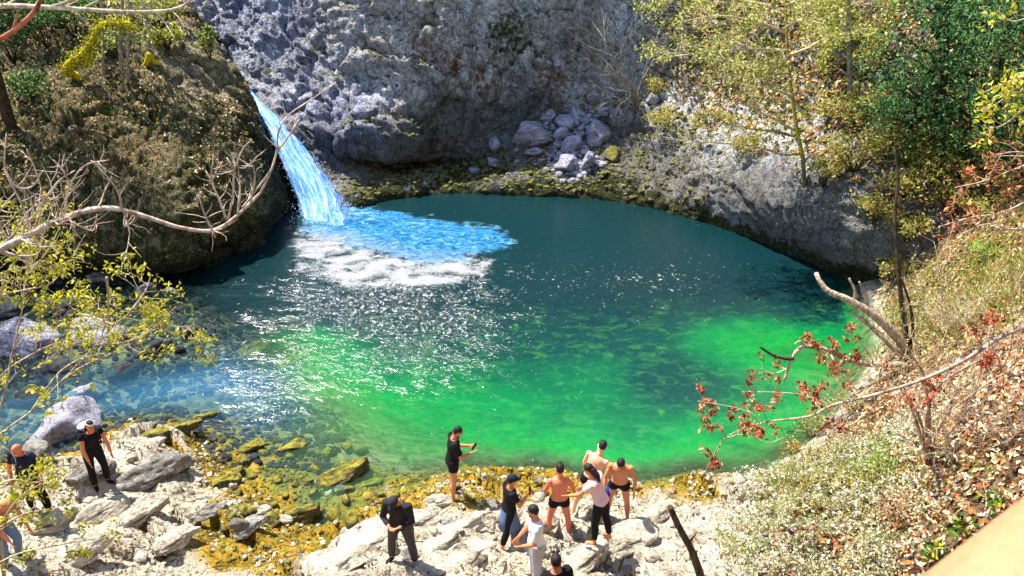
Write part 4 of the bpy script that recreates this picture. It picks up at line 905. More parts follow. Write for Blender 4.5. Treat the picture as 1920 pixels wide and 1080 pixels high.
mb = MB(); limb(mb, poly([(1430, 793), (1396, 770), (1340, 757), (1308, 752)], 8.8), .011, .004, tips, 8, .25, 0); limb(mb, poly([(1362, 820), (1340, 790), (1320, 770)], 8.9), .008, .004, tips, 5, .2, 0); limb(mb, poly([(1560, 760), (1500, 740), (1440, 735), (1390, 735)], 8.6), .01, .004, tips, 9, .3, 0); limb(mb, poly([(1362, 820), (1400, 815), (1440, 830), (1470, 820)], 8.8), .008, .004, tips, 6, .3, 0); part(mb, 'branch', B_twig, root)
leafage('foliage', tips, 1000, .035, .042, RED, root, M_dry)
b, _ = hit(1742, 862); Yb = b.y
root = empty('bare_shrub', b, 'bare multi stemmed shrub rising from leaf litter on the right bank', 'shrub'); mb = MB()
for s in ([(1740, 850), (1726, 790), (1702, 742), (1688, 712)], [(1735, 850), (1716, 785), (1694, 735), (1650, 700)], [(1744, 850), (1738, 780), (1762, 722), (1824, 682), (1880, 660)], [(1748, 845), (1770, 785), (1850, 720), (1900, 690)], [(1742, 850), (1742, 770), (1730, 700), (1700, 650), (1690, 600)], [(1750, 850), (1790, 800), (1820, 760)]):
    limb(mb, [b - Vector((0, 0, .1))] + poly(s, Yb - .1, -.3), .035, .008, [], 7, .7, 1, n=6)
part(mb, 'stem', B_drift, root)
for k, (a, b_, n_, hg, bk, lab) in enumerate(((1800, 620, 6, 1.1, B_twig, 'pale twiggy shrub on the slope above the long red leaved branch'), (1880, 700, 6, 1.0, B_drift, 'brown twiggy shrub at the right edge above the litter'), (1660, 740, 5, .9, B_twig, 'pale twiggy shrub behind the multi stemmed shrub'), (1830, 860, 5, .8, B_drift, 'low brown twiggy shrub above the broad leaved plants'), (1760, 520, 6, 1.2, B_twig, 'straw twiggy shrub between the fallen fork and the grass patch'), (1580, 840, 5, .7, B_drift, 'small brown twiggy shrub at the bank foot'), (1700, 590, 5, 1.0, B_drift, 'twiggy shrub tangled with the fallen fork'), (1900, 560, 6, 1.2, B_drift, 'twiggy shrub cut by the right edge below the grass patch'), (1450, 930, 5, .5, B_twig, 'tiny pale twiggy shrub among the near straw shrubs'))):
    b, _ = hit(a, b_, (0,)); root = empty('twiggy_shrub', b, lab, 'shrub', 'twiggy shrubs on the right bank'); mb = MB(); tips = []
    for j in range(n_): grow(mb, b - Vector((0, 0, .05)), Vector((random.gauss(-.2, .7), random.gauss(-.1, .5), 1)), hg * random.uniform(.8, 1.5), .016, 2, tips, wob=.25, kids=4, ang=.6, up=.05, ratio=.6, n=4)
    part(mb, 'stem', bk, root); leafage('foliage', tips, 160, .05, .032, RED[:3] + DRY[:3] + YG[:2] if k % 2 else YG + DRY[:2], root, M_dry)
for k in range(16):
    bare_shrub(random.uniform(1640, 1900), random.uniform(520, 860), 4, .6, 1.1, 'small bare twiggy shrub standing in the leaf litter of the right bank', 'small bare twiggy shrubs on the right bank', B_twig if k % 3 else B_drift, 'twiggy_shrub', 2, -.2, .013, (0,))
b, _ = hit(1318, 1088); root = empty('dead_branch', b, 'dark rotten branch leaning up from the pale rubble at the bottom', 'branch'); mb = MB(); limb(mb, [b - Vector((0, 0, .1))] + poly([(1312, 1075), (1296, 1030), (1274, 990), (1256, 950)], b.y), .07, .045, n=8); limb(mb, poly([(1290, 1020), (1305, 1000)], b.y), .025, .012); part(mb, 'limb', B_dark, root)
tb, _ = drop(9.2, 8.2); root = empty('tree', tb, 'tree past the right edge holding bright yellow and orange leaved branches', 'tree')
mb = MB(); limb(mb, [tb - Vector((0, 0, .3)), tb + Vector((-.1, 0, 2)), Vector((8.4, 8.3, 9.6)), Vector((8.3, 8.4, 11.5))], .14, .07, n=8); part(mb, 'trunk', B_grey, root)
ty, to = [], []
mb = MB()
for s in ([(2100, 100), (1960, 130), (1910, 162), (1868, 195), (1830, 208)], [(1960, 130), (1900, 150), (1840, 175)], [(1960, 140), (1920, 200), (1880, 235), (1850, 240)], [(2050, 0), (1960, 20), (1900, 40), (1870, 20)]): limb(mb, [Vector((8.4, 8.3, 9.4))] + poly(s, 8.6) if s[0][0] > 2000 else poly(s, 8.6), .012, .005, ty, 7, .3, 0)
part(mb, 'branch', B_twig, root)
mb = MB()
for s in ([(2150, 280), (1960, 300), (1900, 318), (1850, 338), (1790, 352)], [(2150, 300), (1960, 362), (1880, 398), (1820, 408), (1760, 425)], [(1960, 300), (1910, 285), (1870, 290)], [(1960, 420), (1900, 430), (1850, 420), (1800, 440)]): limb(mb, [Vector((8.4, 8.3, 8.6))] + poly(s, 8.8) if s[0][0] > 2000 else poly(s, 8.8), .016, .005, to, 9, .4, 0)
part(mb, 'branch', B_pink, root)
leafage('foliage', ty, 300, .05, .04, [(206, 198, 50, 4), (226, 220, 110, 2), (170, 164, 40, 2)], root); leafage('foliage', to, 420, .05, .036, [(176, 92, 54, 4), (206, 136, 90, 3), (128, 70, 46, 3), (200, 160, 110, 2)], root, M_dry)

# shrubs and plants on the near right bank
gn = 'low shrubs on the near right bank'
PALE = [(220, 216, 180, 4), (176, 178, 110, 3), (134, 146, 70, 3), (236, 230, 214, 2), (150, 120, 92, 1)]
for a, b_, rx, rz, lab, cs, n_ in ((1640, 905, .5, .4, 'bright green tufted shrub in the middle of the near right bank', [(150, 176, 70, 4), (196, 206, 120, 3), (108, 134, 50, 3)], 900), (1380, 1035, .35, .3, 'round pale grey green shrub right of the dark rotten branch', PALE, 900), (1500, 905, .45, .3, 'straw shrub at the water edge behind the pale shrubs', PALE, 700),
                                   (1580, 870, .45, .35, 'pale shrub below the red leaved branch', PALE, 700), (1470, 985, .4, .3, 'pale green shrub in the centre of the near bank', PALE, 700), (1560, 985, .4, .3, 'straw and brown shrub beside the bright green tufted shrub', PALE + [(150, 100, 60, 4)], 700), (1690, 960, .4, .3, 'brown leaved shrub left of the broad leaved plant', DRY, 600),
                                   (1520, 820, .4, .4, 'yellow green shrub on the bank where the red leaves hang', YG, 600), (1600, 770, .4, .35, 'yellow shrub at the foot of the bare multi stemmed shrub', YG, 500), (1620, 1060, .4, .3, 'pale shrub at the bottom edge near the corner', PALE, 600), (1850, 480, .5, .4, 'vivid lime green tuft in the grass patch', [(140, 196, 50, 4), (170, 210, 80, 3)], 700), (1760, 600, .5, .35, 'straw tuft on the slope above the bare multi stemmed shrub', PALE + DRY, 500), (1480, 850, .3, .25, 'small rust red shrub at the water edge', RED + YG, 400)):
    bush(a, b_, rx, rz, n_, .03, cs, lab, gn, stem=B_twig, lift=.2, which=(0,))
for k, (a, b_, lab) in enumerate(((1800, 1000, 'broad leaved yellow green plant nearest the wooden rail'), (1850, 960, 'broad leaved green plant at the right edge above the rail'), (1760, 1050, 'dark green broad leaved plant beside the lower end of the rail'))):
    bush(a, b_, .22, .2, 60, .07, [(110, 150, 50, 4), (190, 190, 40, 2), (60, 100, 50, 3)], lab, 'broad leaved plants by the rail', name='leafy_plant', cat='plant', stem=B_twig, lift=.3, which=(0,), clumps=5)
for k in range(26):                                       # fallen sticks on the right bank
    x_, y_ = random.uniform(5.5, 11), random.uniform(7, 18)
    g, nn = drop(x_, y_, (0,))
    if bank_d(np.array([x_]), np.array([y_]))[0] < .5: continue
    mb = MB(); d = Vector((random.gauss(0, 1), random.gauss(0, 1), 0)); d = (d - nn * d.dot(nn)).normalized(); L = random.uniform(.5, 1.4)
    q = [g + nn * .05 - d * L * .5, g + nn * .09 + Vector((random.gauss(0, .05), random.gauss(0, .05), 0)), g + nn * .12 + d * L * .5]
    mb.tube(q, [.02, .016, .008], 6); mb.tube([q[1], q[1] + (d + nn * .5 + Vector((random.gauss(0, .5), random.gauss(0, .5), 0))) * .3], [.01, .005], 5)
    o = mb.build('stick', B_drift if k % 2 else B_dark, origin=tuple(g)); o.location = g
    setp(o, 'pale weathered stick lying in leaf litter on the right bank' if k % 2 else 'dark stick lying in leaf litter on the right bank', 'stick', 'pale fallen sticks on the right bank' if k % 2 else 'dark fallen sticks on the right bank')

# ------------------------------------------------------------------ rocks
def rock_mesh(dims, seed, sub=4, blocky=.5, rough=.12):
    bm = bmesh.new(); bmesh.ops.create_icosphere(bm, subdivisions=sub, radius=1)
    v = np.array([tuple(q.co) for q in bm.verts]); f = np.array([[q.index for q in t.verts] for t in bm.faces]); bm.free()
    rs = np.random.default_rng(seed); pl = unit(rs.normal(size=(11, 3)) * np.array([1, 1, .9])); dd = rs.uniform(.55, .95, 11)
    r = np.ones(len(v))
    for a, d in zip(pl, dd):
        c = v @ a; r = np.where(c > 1e-3, np.minimum(r, 1 + blocky * (d / np.maximum(c, 1e-3) - 1)), r) if blocky < 1 else np.where(c > 1e-3, np.minimum(r, d / np.maximum(c, 1e-3)), r)
    off = rs.uniform(0, 50, 3)
    r = r * (1 + fbm(v * 1.3 + off, 4) * rough * 1.5 + ridged(v * 3 + off, 3) * rough * .4)
    return v * r[:, None] * np.array(dims), f
M_bluerock = mat_boulder('blue_grey_stone', C(216, 214, 228), C(158, 155, 170), C(66, 64, 74)); M_greyrock = mat_boulder('grey_stone', C(206, 200, 190), C(140, 134, 124), C(62, 58, 52))
M_palerock = mat_boulder('pale_limestone', C(246, 238, 222), C(206, 194, 172), C(78, 66, 56)); M_algrock = mat_boulder('algae_covered_stone', C(150, 140, 100), C(96, 88, 56), C(44, 40, 26), .58, C(156, 146, 50))
M_darkrock = mat_boulder('wet_dark_stone', C(96, 100, 108), C(56, 60, 64), C(22, 24, 26), .35, C(70, 80, 40)); M_mossrock = mat_boulder('moss_topped_stone', C(160, 150, 130), C(100, 92, 78), C(46, 42, 34), .6, C(120, 120, 30))
def boulder(px, py, wpx, hpx, mat, label, group=None, seed=0, yaw=0, tilt=(0, 0), flat=None, name='boulder', cat='boulder', which=(0, 1, 2), sink=.25, sub=4, blocky=.8, z=None, rough=.16, asp=.8):
    b = hit(px, py + hpx * .35, which)[0] if z is None else G(px, py + hpx * .35, z)
    t = (b - CAM).length; sx = wpx / 2 / F * t; sz = hpx / 2 / F * t
    dims = (sx, sx * asp, sz if flat is None else flat)
    v, f = rock_mesh(dims, seed, sub, blocky, rough)
    o = mesh_obj(name, v, f, mat); o.location = b + Vector((0, .2 * sx, dims[2] * (1 - sink * 2))); o.rotation_euler = (R(tilt[0]), R(tilt[1]), R(yaw))
    if name == 'slab':
        Mx = Matrix.Translation(o.location) @ o.rotation_euler.to_matrix().to_4x4(); BV.append(BVHTree.FromPolygons([tuple(Mx @ Vector(q)) for q in v], [tuple(int(i) for i in q) for q in f]))
    return setp(o, label, cat, group)
gk = 'blue grey boulders piled below the back cliff'
for k, (a, b_, w_, h_, lab) in enumerate(((930, 269, 30, 28, 'small lone blue grey boulder at the left end of the boulder pile'), (995, 250, 78, 40, 'long slanting blue grey boulder on the left of the pile'), (1028, 219, 30, 28, 'round boulder at the top left of the pile'), (1060, 228, 40, 24, 'flat boulder behind the long slanting boulder'), (1090, 215, 40, 24, 'boulder at the back of the pile by the bare shrub'),
                                         (1050, 250, 30, 30, 'small boulder wedged in the middle of the pile'), (1120, 248, 52, 56, 'largest upright blue boulder on the right of the pile'), (1076, 272, 46, 36, 'squarish boulder under the middle of the pile'), (1062, 304, 48, 38, 'lowest left boulder at the foot of the pile'), (1102, 298, 26, 52, 'narrow light blue boulder at the foot of the pile'),
                                         (1132, 206, 22, 18, 'tiny boulder on the right shoulder of the pile'), (1150, 290, 40, 26, 'mossy low boulder right of the pile'), (925, 305, 34, 14, 'flat pale boulder on the moss ledge below the lone boulder'), (1000, 285, 30, 16, 'small flat boulder under the long slanting boulder'), (1225, 186, 26, 22, 'pale blue boulder beside the foot of the bare shrub'), (890, 320, 26, 12, 'low boulder at the left of the moss ledge'))):
    boulder(a, b_, w_ * 1.08, h_ * 1.05, M_mossrock if 'mossy' in lab else M_bluerock, lab, gk, 100 + k, random.uniform(0, 90), (random.uniform(-20, 20), random.uniform(-20, 20)), sink=.25, blocky=1.0, rough=.22)
gst = 'rocks in the stream on the left'
for k, (a, b_, w_, h_, m, lab) in enumerate(((421, 555, 66, 38, M_bluerock, 'mauve grey boulder alone in the shallows under the left rock'), (372, 566, 34, 22, M_darkrock, 'small wet rock left of the mauve boulder'), (395, 585, 40, 26, M_darkrock, 'wet rock in front of the mauve boulder'), (272, 540, 44, 22, M_greyrock, 'grey rock at the foot of the left rock wall'), (185, 520, 40, 22, M_greyrock, 'pale rock where the left wall meets the stream'),
                                            (318, 545, 30, 18, M_bluerock, 'small mauve rock between two grey rocks'), (140, 790, 120, 70, M_bluerock, 'big pointed blue boulder in the stream behind the backpack'), (160, 735, 60, 36, M_bluerock, 'blue boulder behind the big pointed boulder'), (40, 640, 130, 60, M_bluerock, 'smooth blue slab at the left edge of the stream'), (170, 625, 100, 50, M_bluerock, 'smooth blue slab in the middle of the stream'), (10, 580, 80, 34, M_darkrock, 'dark rock at the left edge under the wall'),
                                            (100, 690, 70, 34, M_darkrock, 'dark wet rock between the blue slabs and the big boulder'), (230, 690, 60, 30, M_darkrock, 'dark wet rock in front of the middle slab'), (300, 650, 50, 26, M_darkrock, 'dark wet rock at the edge of the white riffle'), (60, 745, 60, 36, M_darkrock, 'dark rock left of the big pointed boulder'), (440, 620, 34, 18, M_darkrock, 'sunken wet rock below the mauve boulder'), (130, 570, 50, 24, M_darkrock, 'dark rock near the yellow twigs'), (350, 620, 40, 22, M_darkrock, 'dark rock halfway between mauve boulder and riffle'), (60, 855, 70, 40, M_greyrock, 'grey rock behind the man in the dark shirt'))):
    boulder(a, b_, w_, h_, m, lab, gst, 200 + k, random.uniform(0, 180), (random.uniform(-14, 14), random.uniform(-14, 14)), which=(0,), sink=.34, blocky=1.0, rough=.24, asp=.7)
gsh = 'rocks on the near shore'
for k, (a, b_, w_, h_, m, lab) in enumerate(((310, 815, 130, 60, M_algrock, 'dark ochre rock hump at the water edge right of the backpack'), (385, 785, 60, 46, M_algrock, 'ochre boulder standing in the edge of the riffle'), (640, 888, 120, 66, M_algrock, 'orange algae boulder with a dark hollow under its front'), (568, 962, 70, 54, M_algrock, 'smaller orange algae rock in front of the shallows'), (545, 842, 80, 44, M_algrock, 'yellow algae boulder in the shallows'), (470, 660, 90, 40, M_algrock, 'sunken yellow rock under the glittering water'), (540, 680, 80, 36, M_algrock, 'sunken green yellow rock beside the glitter'),
                                            (285, 880, 120, 66, M_greyrock, 'tilted layered grey slab right of the woman with the backpack'), (160, 890, 80, 50, M_greyrock, 'grey slab at the feet of the woman with the backpack'), (240, 850, 110, 46, M_palerock, 'pale slab behind the tilted layered slab'), (260, 960, 90, 70, M_palerock, 'pale block at the rim of the small rock pool'), (190, 960, 90, 60, M_palerock, 'pale layered block left of the small rock pool'), (420, 905, 80, 40, M_algrock, 'brown algae rock at the shore'), (470, 840, 70, 36, M_algrock, 'rust coloured rock at the edge of the riffle'),
                                            (700, 905, 60, 30, M_algrock, 'low olive rock beside the orange boulder'), (90, 985, 90, 50, M_palerock, 'pale rock beside the man in the dark shirt'), (330, 1010, 80, 44, M_palerock, 'pale rock at the bottom left of the shore'), (470, 985, 60, 36, M_greyrock, 'grey rock amid the algae flat'), (390, 960, 60, 36, M_greyrock, 'grey rock in front of the brown algae rock'), (140, 1040, 90, 56, M_palerock, 'pale rock at the bottom left corner'))):
    boulder(a, b_, w_ * (.85 if m is M_algrock else 1), h_ * (.60 if m is M_algrock else .68), m, lab, gsh, 300 + k, 32 + random.uniform(-12, 12), (random.uniform(-10, 10), random.uniform(-14, 4)), which=(0,), sink=.36, blocky=.95, rough=.26, asp=.5, sub=5)
gsl = 'pale slabs of the near ledge'
for k, (a, b_, w_, h_, lab) in enumerate(((820, 945, 70, 18, 'pale slab under the feet of the man in black shorts'), (700, 1005, 190, 40, 'long pale ledge slab left of the man in the black hoodie'), (850, 1000, 150, 44, 'broad pale slab right of the man in the black hoodie'), (640, 1050, 170, 40, 'pale slab at the bottom edge beside the yellow algae'), (880, 1040, 140, 40, 'pale slab between the hooded man and the man in white'), (1090, 1050, 150, 40, 'pale slab in front of the bathers'), (1180, 1010, 140, 34, 'pale slab right of the bathers under their shadows'), (1240, 960, 90, 30, 'pale stone beside the rotten branch'), (790, 975, 110, 26, 'thin pale slab behind the hooded man'), (1010, 985, 90, 24, 'pale slab between the woman in the wrap and the bather'))):
    o = boulder(a, b_, w_, h_, M_palerock, lab, gsl, 400 + k, 32 + random.uniform(-8, 8), (random.uniform(-4, 8), random.uniform(-5, 5)), flat=.17, name='slab', cat='slab', which=(0,), sink=.40, blocky=1.0, rough=.2, asp=.42, sub=5)
# loose stones: each its own thing
protos = [mesh_obj('stone', *rock_mesh((1, .8, .62), 900 + k, 3, .9), M_palerock) for k in range(6)]
kinds = [('small pale stone lying loose on the near rocky shore', 'small pale stones on the near shore', M_palerock), ('small grey stone lying loose on the near rocky shore', 'small grey stones on the near shore', M_greyrock), ('small yellow algae stone at the edge of the near shallows', 'small algae stones in the near shallows', M_algrock), ('small dark stone in the shaded shallows of the stream', 'small dark stones in the stream', M_darkrock)]
bank_meshes = {}
for k in range(6):
    for q, kd in enumerate(kinds):
        m_ = protos[k].data.copy(); m_.name = 'stone'; m_.materials.clear(); m_.materials.append(kd[2]); bank_meshes[(k, q)] = m_
for o in protos: bpy.data.objects.remove(o)
def stone(p, r, q):
    k = random.randrange(6); o = bpy.data.objects.new('stone', bank_meshes[(k, q)]); COL.objects.link(o)
    o.location = p + Vector((0, 0, r * .2)); o.scale = (r, r, r); o.rotation_euler = (random.uniform(-.4, .4), random.uniform(-.4, .4), random.uniform(0, 6.28)); setp(o, kinds[q][0], 'stone', kinds[q][1])
for k in range(60):
    p_, _ = hit(random.uniform(200, 1320), random.uniform(900, 1078), (0,)); stone(p_, random.uniform(.06, .2), 0 if random.random() < .6 else 1)
for k in range(60):
    p_, _ = hit(random.uniform(380, 760), random.uniform(810, 1000), (0,)); stone(p_, random.uniform(.06, .2), 2)
for k in range(70):
    p_, _ = hit(random.uniform(20, 470), random.uniform(515, 720), (0,)); stone(p_, random.uniform(.08, .26), 3)
# gravel too small to count
def spray(n):
    # drops and broken strands thrown off the fall
    pts_ = []
    for k in range(n):
        t = random.random()
        if t < .45:
            a = random.uniform(0, 6.28); r = abs(random.gauss(0, .8)); c = P(616, 412, 27.5); pts_.append(c + Vector((math.cos(a) * r * 1.3, math.sin(a) * r * .8 - .2, abs(random.gauss(0, .35)))))
        else:
            u = random.random(); e = random.choice((0, 1)); L_ = [((500, 236), 31.2), ((532, 305), 29.7), ((566, 385), 28.2), ((574, 424), 27.4)] if e == 0 else [((540, 242), 31.2), ((600, 304), 29.7), ((646, 370), 28.2), ((660, 402), 27.4)]
            i = min(int(u * 3), 2); a0, a1 = P(*L_[i][0], L_[i][1]), P(*L_[i + 1][0], L_[i + 1][1]); pts_.append(a0.lerp(a1, u * 3 - i) + Vector((random.gauss(0, .10) + (.1 if e == 0 else -.12), random.gauss(0, .15) - .1, random.gauss(.03, .10))))
    p = np.array([tuple(q) for q in pts_]); p = p[p[:, 2] > .03]
    o = leaf_mesh('spray', p, RNG.uniform(.008, .032, len(p)), np.tile(C(214, 234, 255), (len(p), 1)), mat_leaf('water_drops', .5, .3), aspect=.7)
    return setp(o, kind='stuff')
spray(2600)
def gravel(weight, n, r0, r1, mat, g=TP):
    bm = bmesh.new(); bmesh.ops.create_icosphere(bm, subdivisions=1, radius=1); bv = np.array([tuple(q.co) for q in bm.verts]); bf = np.array([[q.index for q in t.verts] for t in bm.faces]); bm.free()
    p, nn = on_grid(g, weight + 1e-9, n); s = RNG.uniform(r0, r1, (n, 1, 1)) * RNG.uniform(.6, 1.2, (n, 1, 3)) * np.array([1, 1, .7])
    a = RNG.uniform(0, 6.28, n); ca, sa = np.cos(a), np.sin(a); v = bv[None] * (1 + RNG.normal(size=(n, len(bv), 1)) * .16) * s
    v = np.stack([v[..., 0] * ca[:, None] - v[..., 1] * sa[:, None], v[..., 0] * sa[:, None] + v[..., 1] * ca[:, None], v[..., 2]], -1) + p[:, None]
    f = (bf[None] + (np.arange(n) * len(bv))[:, None, None]).reshape(-1, 3)
    return setp(mesh_obj('gravel', v.reshape(-1, 3), f, mat, smooth=False), kind='stuff')
landw = ((SD < .1) & (BD < .4) & (Z < 1.6) & (Y < 15) & (Y > 7.5) & (X > -11) & (X < 6)) * (sstep(-.05, .3, fbm(TP * .8 + 3, 3)) + .12)
gravel(blob(gb, 1050, 265, 1.1, 32.4) + blob(gb, 1085, 235, .9, 33.4) + blob(gb, 1085, 310, .8, 31.2), 420, .05, .2, M_bluerock, gb)
gravel(sstep(.35, .7, nb[..., 2]) * (gb[..., 2] > .2) * (gb[..., 2] < 3.2) * (gb[..., 0] > -7) * (gb[..., 0] < 8), 1500, .04, .16, M_mossrock, gb)
gravel(landw * 1.0, 3800, .02, .07, M_palerock)
gravel(((SD > -.2) & (Z > -.5) & (X > -16) & (X < -4) & (Y > 13) & (Y < 24)) * 1.0, 4500, .04, .13, M_darkrock)
gravel(alg * ((Z > -.4) & (X > -9) & (X < 5)) * sstep(.2, .6, alg), 3600, .015, .06, M_algrock)
# dry leaves and moss bits on the near shore break up the stone
p, n = on_grid(TP, landw + .02 * ((BD < .4) & (Y < 14) & (Y > 7.5) & (np.abs(X) < 9) & (SD < 0)) + 1e-9, 6000)
setp(leaf_mesh('leaf_litter', p + n * .012, RNG.uniform(.015, .045, len(p)), palette(len(p), [(214, 196, 160, 3), (120, 90, 60, 3), (190, 150, 60, 3), (60, 46, 34, 2), (150, 140, 60, 2)], .2), M_dry, nrm=n, tilt=.6), kind='stuff')

# wooden rail of the viewpoint, close to the lens
rail = empty('handrail', drop(.5, .35)[0], 'smooth pale tan wooden handrail, blurred, in the bottom right corner', 'handrail')
M_wood = mat_plain('peeled_wood', C(176, 128, 90), .6, .3, 28)
mb = MB(); d0 = ray(1534, 1452).normalized() * .66; d1 = ray(2454, 759).normalized() * .86
q0 = CAM + d0; q1 = CAM + d1; bow = Vector((0, 0, .012))
mb.tube([q0 + (q0 - q1) * .9, q0, q0.lerp(q1, .5) + bow, q1, q1 + (q1 - q0) * .9], [.052, .055, .057, .055, .052], 24); part(mb, 'rail', M_wood, rail)
for e in (q0 + (q0 - q1) * .8, q1 + (q1 - q0) * .8):
    mb = MB(); g = drop(e.x, e.y)[0]; mb.tube([g - Vector((0, 0, .3)), Vector((e.x, e.y, e.z - .03))], [.05, .045], 16); part(mb, 'post', M_wood, rail)
b, n_ = hit(1758, 868, (0,)); mb = MB()
for k in range(3): mb.tube([b + n_ * .03 + Vector((random.gauss(0, .03), random.gauss(0, .03), .01)) for j in range(4)], [.012, .03, .028, .01], 7, jit=.4)
o = mb.build('scrap', mat_plain('pink_plastic', C(236, 130, 160), .5, .1), origin=tuple(b)); o.location = b; setp(o, 'crumpled pink scrap lying among the brown leaves on the right bank', 'litter')

# ------------------------------------------------------------------ people
SKIN = {'tan': mat_plain('tanned_skin', C(206, 132, 92), .55, .10, 6, .3, .08), 'fair': mat_plain('fair_skin', C(232, 178, 142), .55, .10, 6, .3, .08), 'red': mat_plain('sunburnt_skin', C(222, 130, 96), .55, .10, 6, .3, .08)}
M_hair = mat_plain('dark_hair', C(34, 26, 22), .6, .4, 40); M_eye = mat_plain('eye_dark', C(24, 18, 16), .3, .1); M_lip = mat_plain('lip', C(170, 84, 72), .5, .1)
CL = {}
def cloth(r, g, b, var=.18):
    if (r, g, b) not in CL: CL[(r, g, b)] = mat_plain('fabric', C(r, g, b), .85, var, 7, .15)
    return CL[(r, g, b)]
def nv(*a): return Vector(a).normalized()
def finger_hand(mb, w, d, side, palm_n, s, curl=.5):
    """palm, four unequal bent fingers and a thumb; w wrist, d hand direction, palm_n direction the palm faces"""
    d = d.normalized(); n = (palm_n - d * palm_n.dot(d)).normalized(); a = d.cross(n)
    M = Matrix((a, n, d)).transposed()
    mb.ell(w + d * .045 * s, M, (.040 * s, .016 * s, .055 * s), 10, 6)
    for k, L in enumerate((.070, .080, .075, .058)):
        b = w + d * .085 * s + a * (k - 1.5) * .021 * s; p = [b - d * .02 * s]
        dd = d.copy()
        for j in range(3):
            p.append(p[-1] + dd * L * s * (.55, .4, .3)[j]); dd = (dd + n * curl * (.6 + .15 * j)).normalized()
        mb.tube(p, [.0105 * s, .010 * s, .009 * s, .007 * s], 7)
    th = w + d * .03 * s - a * side * .03 * s
    mb.tube([th, th + (d * .6 - a * side * .7).normalized() * .04 * s, th + (d * .6 - a * side * .7).normalized() * .04 * s + (d + n * .4).normalized() * .035 * s], [.014 * s, .012 * s, .009 * s], 7)
